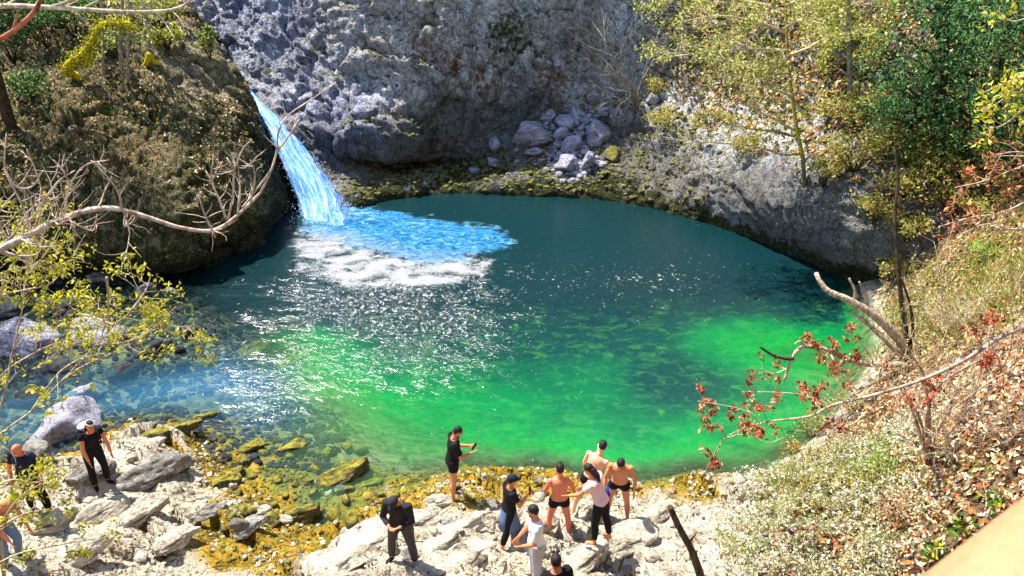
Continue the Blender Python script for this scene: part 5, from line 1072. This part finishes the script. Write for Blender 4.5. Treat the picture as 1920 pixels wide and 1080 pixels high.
def person(label, pos, yaw, h=1.75, skin='tan', lean=5, side=0, twist=0, head=(0, 0), arms=None, legs=None, hair='short', beard=False, wear=(), cap=None, group=None, shoes=None, wid=1.0, curl=.6):
    """arms / legs: ((upper, lower), (upper, lower)) directions left, right in body axes x right, y forward, z up"""
    h *= .96; s = h / 1.75
    arms = arms or ((nv(-.15, 0, -1), nv(-.05, .2, -1)), (nv(.15, 0, -1), nv(.05, .2, -1)))
    legs = legs or ((nv(-.1, .02, -1), nv(-.05, -.05, -1)), (nv(.1, .02, -1), nv(.05, -.05, -1)))
    root = empty('person', pos, label, 'person', group, R(yaw))
    hipx = .09 * s * wid; TH, SH, UA, FA = .44 * s, .43 * s, .29 * s, .25 * s
    lowest = min(l[0].z * TH + l[1].z * SH for l in legs)
    pel = Vector((0, 0, -lowest + .085 * s - 0.0))
    Ls, Ss = R(lean), R(side)
    up = Vector((math.sin(Ss), math.sin(Ls), math.cos(Ls) * math.cos(Ss))).normalized()
    rt = Vector((1, 0, 0)); rt = (rt - up * rt.dot(up)).normalized(); fw = up.cross(rt); hf = fw
    up2 = (up + fw * .12 * math.sin(Ls)).normalized()
    at = lambda t: pel + up * (t * s)
    torso = [(-.10, .10, .075), (-.06, .15, .105), (.02, .165, .118), (.10, .152, .108), (.19, .142, .098), (.29, .158, .108), (.38, .172, .115), (.44, .165, .105), (.485, .12, .082), (.51, .07, .066), (.56, .056, .06)]
    rings = [(at(t), rt, fw, a * s * wid, b * s * wid) for t, a, b in torso]
    mb = MB(); mb.loft(rings, 18)
    nb_ = at(.55); hp, hy = R(head[0]), R(head[1])
    hu = (up * math.cos(hp) + fw * math.sin(hp)).normalized(); hr = (rt * math.cos(hy) - fw * math.sin(hy)); hr = (hr - hu * hr.dot(hu)).normalized(); hfw = hu.cross(hr)
    hc = nb_ + hu * .125 * s; HM = Matrix((hr, hfw, hu)).transposed()
    mb.tube([at(.5), nb_ + hu * .03 * s, hc - hu * .03 * s], [.062 * s, .055 * s, .055 * s], 12)
    mb.ell(hc + hfw * .005 * s, HM, (.074 * s, .094 * s, .112 * s), 16, 12); mb.ell(hc + hfw * .035 * s - hu * .07 * s, HM, (.050 * s, .048 * s, .048 * s))
    mb.ell(hc + hfw * .098 * s - hu * .018 * s, HM, (.014 * s, .02 * s, .024 * s), 8, 6)
    for e in (-1, 1): mb.ell(hc + hr * e * .076 * s - hu * .005 * s, HM, (.012 * s, .020 * s, .030 * s), 8, 6)
    ends = {}
    for e, (ua, fa) in zip((-1, 1), arms):
        sh = at(.435) + rt * e * .178 * s * wid; el = sh + ua * UA; wr = el + fa * FA
        mb.ell(sh, Matrix.Identity(3), (.062 * s * wid,) * 3, 10, 8); mb.tube([at(.43) + rt * e * .1 * s, sh, sh.lerp(el, .4), el], [.06 * s, .052 * s * wid, .050 * s * wid, .039 * s], 12)
        mb.tube([el - ua * .01, el.lerp(wr, .3), wr], [.039 * s, .041 * s, .026 * s], 12); mb.ell(el, Matrix.Identity(3), (.040 * s,) * 3, 8, 6)
        inw = (Vector((-e, .2, 0)) if abs(fa.z) > .6 else Vector((-e * .6, 0, .6))); finger_hand(mb, wr, fa, e, inw, s, curl); ends[e] = (sh, el, wr, fa)
    feet = {}
    for e, (th, shn) in zip((-1, 1), legs):
        hj = pel + Vector((e * hipx, 0, -.02 * s)); kn = hj + th * TH; an = kn + shn * SH
        mb.tube([hj + Vector((0, 0, .05 * s)), hj.lerp(kn, .25), hj.lerp(kn, .7), kn], [.090 * s * wid, .086 * s * wid, .066 * s, .053 * s], 14); mb.ell(kn, Matrix.Identity(3), (.057 * s,) * 3, 10, 8)
        cb = fw * -.012 * s; mb.tube([kn, kn.lerp(an, .3) + cb, kn.lerp(an, .7), an], [.055 * s, .060 * s, .043 * s, .036 * s], 14)
        fd = Vector((e * .25, 1, 0)).normalized(); FM = Matrix((fd.cross(Vector((0, 0, 1))), fd, Vector((0, 0, 1)))).transposed()
        mb.ell(an - Vector((0, 0, .035 * s)), Matrix.Identity(3), (.038 * s, .045 * s, .048 * s), 10, 6); mb.ell(an + fd * .06 * s - Vector((0, 0, .052 * s)), FM, (.042 * s, .115 * s, .030 * s), 12, 8); mb.ell(an + fd * .135 * s - Vector((0, 0, .066 * s)), FM, (.045 * s, .045 * s, .018 * s), 10, 6)
        feet[e] = (hj, kn, an, fd, FM)
    body = remeshed(mb.build('body', SKIN[skin], root), .0115 * s, 2)
    fm = MB()
    for e in (-1, 1): fm.ell(hc + hr * e * .030 * s + hfw * .091 * s + hu * .012 * s, HM, (.012 * s, .008 * s, .006 * s), 8, 5, 1); fm.ell(hc + hr * e * .030 * s + hfw * .093 * s + hu * .032 * s, HM, (.018 * s, .008 * s, .004 * s), 8, 4, 1)
    fm.ell(hc + hfw * .086 * s - hu * .062 * s, HM, (.024 * s, .010 * s, .007 * s), 8, 5, 2)
    # features join the body mesh
    bm = bmesh.new(); bm.from_mesh(body.data); vs_ = [bm.verts.new(v) for v in fm.v]
    for f, m in zip(fm.f, fm.m):
        q = bm.faces.new([vs_[i] for i in f]); q.material_index = m; q.smooth = True
    bm.to_mesh(body.data); bm.free(); body.data.materials.append(M_eye); body.data.materials.append(M_lip)
    # hair
    if hair:
        hb = MB(); hb.ell(hc + hu * .046 * s - hfw * .014 * s, HM, (.079 * s, .094 * s, .082 * s), 16, 10)
        hb.ell(hc - hfw * .045 * s + hu * .01 * s, HM, (.074 * s, .058 * s, .070 * s), 14, 8)
        if hair == 'long': hb.tube([hc - hfw * .06 * s, hc - hfw * .10 * s - hu * .14 * s, hc - hfw * .09 * s - hu * .28 * s], [.07 * s, .06 * s, .02 * s], 10)
        if hair == 'tuft': hb.ell(hc + hu * .10 * s + hfw * .03 * s, HM, (.055 * s, .06 * s, .04 * s))
        o = remeshed(hb.build('hair', M_hair, root), .012 * s, 1)
        for v in o.data.vertices:
            l = v.co - hc
            if l.dot(hfw) > .055 * s and l.dot(hu) < .05 * s: v.co -= hfw * (l.dot(hfw) - .055 * s)
    if beard:
        bb = MB(); bb.ell(hc + hfw * .045 * s - hu * .082 * s, HM, (.060 * s, .052 * s, .045 * s), 14, 8); bb.build('beard', M_hair, root)
    if cap:
        cb_ = MB(); cb_.loft([(hc + hu * t * s - hfw * .004 * s, hr, hfw, a * s, b * s) for t, a, b in ((.035, .086, .106), (.07, .084, .102), (.105, .068, .08), (.125, .03, .036), (.128, .004, .004))], 18)
        cb_.loft([(hc + hu * t * s + hfw * .10 * s, hr, hfw, a * s, b * s) for t, a, b in ((.032, .066, .085), (.042, .066, .085))], 16); cb_.build('cap', cap, root)
    def sleeve(mbx, e, t, grow_=.012):
        sh, el, wr, fa = ends[e]
        mbx.tube([at(.43) + rt * e * .08 * s, sh], [.064 * s + grow_, .068 * s * wid + grow_], 12); mbx.ell(sh, Matrix.Identity(3), (.066 * s * wid + grow_,) * 3, 10, 8)
        if t <= 1: mbx.tube([sh - (el - sh) * .25 - rt * e * .03 * s, sh, sh.lerp(el, t)], [.062 * s * wid + grow_, .064 * s * wid + grow_, .052 * s * wid + grow_ * 1.6], 12)
        else: mbx.tube([sh - (el - sh) * .2, sh, el, el.lerp(wr, t - 1)], [.062 * s * wid + grow_, .064 * s * wid + grow_, .05 * s + grow_, .034 * s + grow_], 12)
    def torsof(mbx, t0, t1, g_, flare=0):
        rr = []
        tt = [t for t, _, _ in torso if t0 < t < t1]; xs_ = [t for t, _, _ in torso]
        for t in [t0] + tt + [t1]:
            a = np.interp(t, xs_, [q[1] for q in torso]); b = np.interp(t, xs_, [q[2] for q in torso]); fl = flare * max(0, (.15 - t))
            if t < .42: a = max(a, .15)
            rr.append((at(t), rt, fw, (a + g_ + fl) * s * wid, (b + g_ + fl) * s * wid))
        mbx.loft(rr, 18)
    def leg(mbx, e, t, g_):
        hj, kn, an, fd, FM = feet[e]
        p0 = hj + Vector((0, 0, .06 * s))
        if t <= 1: mbx.tube([p0, hj.lerp(kn, .25), hj.lerp(kn, t)], [(.098 * wid + g_) * s, (.098 * wid + g_) * s, (.078 + g_ * 1.6) * s], 14)
        else: mbx.tube([p0, hj.lerp(kn, .25), kn, kn.lerp(an, min(.35, t - 1)) - fw * .010 * s, kn.lerp(an, t - 1)], [(.098 * wid + g_) * s, (.096 * wid + g_) * s, (.064 + g_) * s, (.067 + g_) * s, (.044 + g_ * 1.5) * s], 14)
    for it in wear:
        kind, mat = it[0], it[1]; mbx = MB(); vox = .014 * s
        if kind == 'shirt':
            torsof(mbx, it[2] if len(it) > 2 else -.06, .505, .012, .1)
            for e in (-1, 1): sleeve(mbx, e, it[3] if len(it) > 3 else .62)
        elif kind == 'vest': torsof(mbx, -.04, .45, .010)
        elif kind == 'shorts':
            torsof(mbx, -.07, .10, .014); 
            for e in (-1, 1): leg(mbx, e, it[2] if len(it) > 2 else .55, .012)
        elif kind == 'trunks':
            torsof(mbx, -.085, .045, .008)
            for e in (-1, 1): leg(mbx, e, .16, .004)
        elif kind == 'trousers':
            torsof(mbx, -.07, .10, .012)
            for e in (-1, 1): leg(mbx, e, it[2] if len(it) > 2 else 1.93, it[3] if len(it) > 3 else .012)
        elif kind == 'skirt':
            kz = min(feet[-1][1].z, feet[1][1].z); c0, c1 = at(.11), Vector((0, .02, kz - .02 * s))
            mbx.loft([(c0, rt, fw, .155 * s, .115 * s), (at(0), rt, fw, .185 * s, .14 * s), (at(0).lerp(c1, .5), rt, fw, .21 * s, .18 * s), (c1, rt, fw, .235 * s, .23 * s)], 18)
        elif kind == 'hood':
            mbx.ell(hc - hfw * .012 * s + hu * .012 * s, HM, (.096 * s, .108 * s, .125 * s)); mbx.ell(at(.5) - fw * .05 * s, Matrix((rt, fw, up)).transposed(), (.11 * s, .07 * s, .06 * s))
        elif kind == 'jacket':           # tied round the hips
            mbx.loft([(at(.06), rt, fw, .185 * s, .14 * s), (at(.0), rt, fw, .20 * s, .155 * s), (at(-.10), rt, fw, .205 * s, .165 * s), (at(-.14), rt, fw, .20 * s, .16 * s)], 18); mbx.tube([at(.03) + fw * .15 * s, at(-.10) + fw * .19 * s + rt * .04 * s], [.035 * s, .02 * s], 8)
        elif kind == 'band': mbx.loft([(hc + hu * .058 * s - hfw * .012 * s, hr, hfw, .084 * s, .099 * s), (hc + hu * .085 * s - hfw * .012 * s, hr, hfw, .080 * s, .095 * s)], 18)
        elif kind == 'glasses':
            for e in (-1, 1): mbx.ell(hc + hr * e * .034 * s + hfw * it[2] * s + hu * it[3] * s, HM, (.028 * s, .012 * s, .02 * s), 10, 6)
            mbx.tube([hc - hr * .078 * s + hu * it[3] * s, hc + hr * -.06 * s + hfw * it[2] * s + hu * it[3] * s, hc + hr * .06 * s + hfw * it[2] * s + hu * it[3] * s, hc + hr * .078 * s + hu * it[3] * s], .006 * s, 6)
        nm = {'glasses': 'sunglasses', 'band': 'headband', 'hood': 'hood'}.get(kind, kind)
        o = mbx.build(nm, mat, root)
        if kind in ('shirt', 'shorts', 'trunks', 'trousers', 'hood', 'vest'): remeshed(o, vox, 3)
    if shoes:
        for e in (-1, 1):
            hj, kn, an, fd, FM = feet[e]; mbx = MB(); mbx.ell(an + fd * .062 * s - Vector((0, 0, .052 * s)), FM, (.050 * s, .138 * s, .036 * s), 14, 8); mbx.ell(an - Vector((0, 0, .035 * s)), FM, (.046 * s, .054 * s, .050 * s), 12, 8); remeshed(mbx.build('shoe', shoes, root), .012, 1)
    RT = Matrix.Translation(pos) @ Matrix.Rotation(R(yaw), 4, 'Z')
    return dict(root=root, hand={e: RT @ (ends[e][2] + ends[e][3] * .08 * s) for e in ends}, M=RT, at=at, fw=fw, rt=rt, up=up, s=s, ends=ends)
def phone(p, n_, up_, label):
    n_ = n_.normalized(); a = up_.cross(n_).normalized(); u = n_.cross(a); M = Matrix((a, n_, u)).transposed()
    root = empty('phone', p, label, 'phone', 'phones held by the visitors'); mb = MB(); mb.box((0, 0, 0), M, (.037, .005, .076)); o = mb.build('case', cloth(22, 22, 26), root, smooth=False)
    mb = MB(); mb.box(n_ * -.0062, M, (.033, .001, .070)); mb.build('screen', M_eye, root, smooth=False)
BLK = cloth(26, 25, 28); DG = cloth(74, 70, 72); NAVY = cloth(30, 34, 52); WHT = cloth(226, 222, 224, .08); GRY = cloth(150, 146, 150); BLUE = cloth(96, 110, 150); PINK = cloth(238, 200, 196, .1); JEAN = cloth(104, 128, 166); OLV = cloth(150, 150, 126); BRN = cloth(176, 112, 76); TANH = cloth(200, 150, 106); RBL = cloth(40, 60, 150)
gp = 'visitors on the near shore'
def feet_at(px, py): return hit(px, py, (0,) + tuple(range(3, len(BV))))[0]
hold = ((nv(-.1, .35, -1), nv(.35, .9, .05)), (nv(.1, .35, -1), nv(-.35, .9, .05)))
q = person('man in black tshirt and black shorts at the water edge looking at a phone', feet_at(851, 930), -75, 1.76, 'tan', 6, 0, 0, (28, 0), hold, ((nv(-.14, .12, -1), nv(-.05, -.08, -1)), (nv(.14, -.02, -1), nv(.05, -.1, -1))), 'short', True, (('shorts', BLK, .42), ('shirt', BLK, -.1, .7)), group=gp, shoes=BLK)
phone((q['hand'][-1] + q['hand'][1]) / 2 + Vector((0, 0, .05)), q['M'].to_3x3() @ Vector((0, .8, -.6)), Vector((0, 0, 1)), 'black phone in the hands of the man in black shorts at the water edge')
person('man in black hoodie and grey trousers with head bowed and forearms folded', feet_at(757, 1052), 165, 1.74, 'tan', 8, 0, 0, (45, 0), ((nv(-.28, .15, -1), nv(.7, .6, -.1)), (nv(.28, .15, -1), nv(-.7, .6, -.15))), ((nv(-.2, .06, -1), nv(-.1, -.05, -1)), (nv(.2, .06, -1), nv(.1, -.05, -1))), 'short', False, (('trousers', DG, 1.9), ('shirt', cloth(44, 42, 44), -.08, 1.8), ), cloth(52, 52, 58), gp, BLK, 1.1)
q = person('woman in dark cap with blue grey wrap over black leggings holding up a phone', feet_at(954, 1020), -65, 1.66, 'tan', 4, 0, 0, (12, 0), ((nv(-.2, .1, -1), nv(.1, .7, -.6)), (nv(.1, .4, -1), nv(-.1, .7, .75))), ((nv(-.1, .28, -1), nv(0, .0, -1)), (nv(.1, -.22, -1), nv(.05, -.35, -1))), 'short', False, (('trousers', BLK, 1.7, .006), ('shirt', BLK, .0, .45), ('skirt', BLUE)), NAVY, gp, cloth(120, 76, 56))
phone(q['hand'][1] + Vector((0, 0, .05)), q['M'].to_3x3() @ Vector((0, 1, -.15)), Vector((0, 0, 1)), 'dark phone held up by the woman in the cap and wrap')
person('bearded dark haired man in white tshirt and grey trousers at the bottom edge', feet_at(1004, 1094), 100, 1.78, 'tan', 3, 0, 0, (12, 25), ((nv(-.1, .2, -1), nv(.5, .7, -.5)), (nv(.15, .25, -1), nv(-.3, .7, -.6))), None, 'short', True, (('trousers', cloth(176, 170, 176), 1.92, .016), ('shirt', WHT, -.1, .75)), group=gp, shoes=DG)
person('shirtless man in black swim briefs with his back to the camera and arms folded', feet_at(1046, 1008), 4, 1.76, 'red', 2, 0, 0, (15, 0), ((nv(-.32, .2, -1), nv(.6, .8, .1)), (nv(.32, .2, -1), nv(-.6, .8, .05))), ((nv(-.2, 0, -1), nv(-.1, -.05, -1)), (nv(.2, 0, -1), nv(.08, -.05, -1))), 'tuft', False, (('trunks', BLK),), group=gp, wid=.98)
person('shirtless pale backed man with short hair and dark trunks turning to the right', feet_at(1104, 968), -30, 1.82, 'fair', 14, 8, 0, (18, -25), ((nv(-.35, .1, -1), nv(-.1, .5, -.9)), (nv(.15, .3, -1), nv(.1, .3, -1))), ((nv(-.32, .0, -1), nv(-.18, -.15, -1)), (nv(.22, .12, -1), nv(.05, -.1, -1))), 'short', False, (('trunks', BLK), ), group=gp, wid=1.0)
person('shirtless tanned man in black briefs facing the camera with head bowed', feet_at(1156, 974), 168, 1.74, 'tan', 10, 0, 0, (45, 0), ((nv(-.4, .0, -1), nv(.0, .15, -1)), (nv(.35, .2, -1), nv(-.05, .55, -.8))), ((nv(-.18, .06, -1), nv(-.08, -.1, -1)), (nv(.18, .06, -1), nv(.06, -.1, -1))), 'short', False, (('trunks', BLK),), group=gp, wid=1.03)
person('dark haired woman in pale pink top and black leggings bending to the left', feet_at(1122, 1014), 60, 1.66, 'tan', 22, 0, 0, (10, 0), ((nv(-.1, .6, -.8), nv(0, .8, -.45)), (nv(.15, .5, -.9), nv(-.1, .7, -.7))), ((nv(-.05, .12, -1), nv(0, -.05, -1)), (nv(.1, -.15, -1), nv(.05, -.2, -1))), 'long', False, (('trousers', BLK, 1.85, .006), ('shirt', PINK, -.02, .45)), group=gp, shoes=None)
mb = MB(); b = feet_at(1150, 990); tw_ = b + Vector((-.12, -.02, 0))
bq = P(1139, 922, hit(1150, 985, (0,))[0].y + .05)
mb.tube([bq + Vector((0, 0, .12)), bq + Vector((.03, 0, .02)), bq + Vector((0, .02, -.1)), bq + Vector((-.03, 0, -.24))], [.03, .07, .09, .06], 12, jit=.2); o = mb.build('towel', RBL, origin=tuple(bq)); o.location = bq; setp(o, 'bunched royal blue towel held between the two shirtless men', 'towel', None)
person('person in dark shirt with sunglasses pushed up, cut off by the bottom edge', feet_at(1040, 1206), 20, 1.72, 'tan', 4, 0, 0, (5, 20), None, None, 'short', False, (('trousers', DG), ('shirt', BLK, -.08, .7), ('glasses', M_eye, .085, .085)), group=gp, shoes=BLK)
q = person('woman in white headband and black top leaning on the slabs with one bare arm down', feet_at(192, 908), -132, 1.66, 'red', 13, -6, 0, (2, -10), ((nv(-.2, .2, -1), nv(.0, .35, -1)), (nv(.25, .35, -1), nv(-.05, .5, -.9))), ((nv(-.1, .12, -1), nv(0, -.12, -1)), (nv(.1, .12, -1), nv(0, -.12, -1))), 'long', False, (('trousers', BLK, 1.92, .008), ('shirt', BLK, -.04, .2), ('band', WHT)), None, gp, BLK)
# backpack worn by her: body, pocket, lid and straps
M_ = q['M']; s = q['s']; rt3 = M_.to_3x3(); bp = M_ @ (q['at'](.28) - q['fw'] * .20 * s); root = empty('backpack', bp, 'black backpack with a pale panel worn by the woman in the white headband', 'backpack')
A = Matrix((rt3 @ q['rt'], rt3 @ q['fw'], rt3 @ q['up'])).transposed()
mb = MB(); mb.ell((0, 0, 0), A, (.17, .12, .25), 16, 12); mb.ell(A @ Vector((0, 0, .08)), A, (.16, .12, .18), 14, 10); remeshed(mb.build('bag', BLK, root), .018, 2)
mb = MB(); mb.ell(A @ Vector((0, -.09, -.08)), A, (.12, .06, .12), 14, 8); mb.build('pocket', WHT, root)
mb = MB(); mb.ell(A @ Vector((0, -.02, .2)), A, (.15, .11, .06), 14, 8); mb.build('lid', cloth(214, 220, 226), root)
for e in (-1, 1):
    mb = MB(); mb.tube([A @ Vector((e * .09, .08, .2)), A @ Vector((e * .10, .18, .24)), A @ Vector((e * .11, .32, .14)), A @ Vector((e * .13, .31, -.05)), A @ Vector((e * .15, .12, -.16))], .018, 8); mb.build('strap', BLK, root)
person('tanned man in dark navy tshirt with a grey jacket tied round his hips', feet_at(78, 958), 175, 1.76, 'red', 6, -6, 0, (20, 0), ((nv(-.4, .1, -1), nv(.1, .3, -1)), (nv(.4, .1, -1), nv(-.1, .3, -1))), None, None, False, (('trousers', BLK, 1.92), ('shirt', NAVY, -.06, .6), ('jacket', OLV)), group=gp, shoes=BLK, wid=1.1)
person('person in brown top, tan hat and blue jeans stooping at the left edge', feet_at(24, 1050), -110, 1.7, 'red', 34, 0, 0, (15, 0), ((nv(-.1, .5, -1), nv(.1, .5, -1)), (nv(.1, .5, -1), nv(-.1, .4, -1))), ((nv(-.1, .35, -1), nv(0, -.3, -1)), (nv(.1, .3, -1), nv(0, -.3, -1))), 'short', False, (('trousers', JEAN, 1.92), ('shirt', BRN, -.06, .6)), TANH, gp, DG)
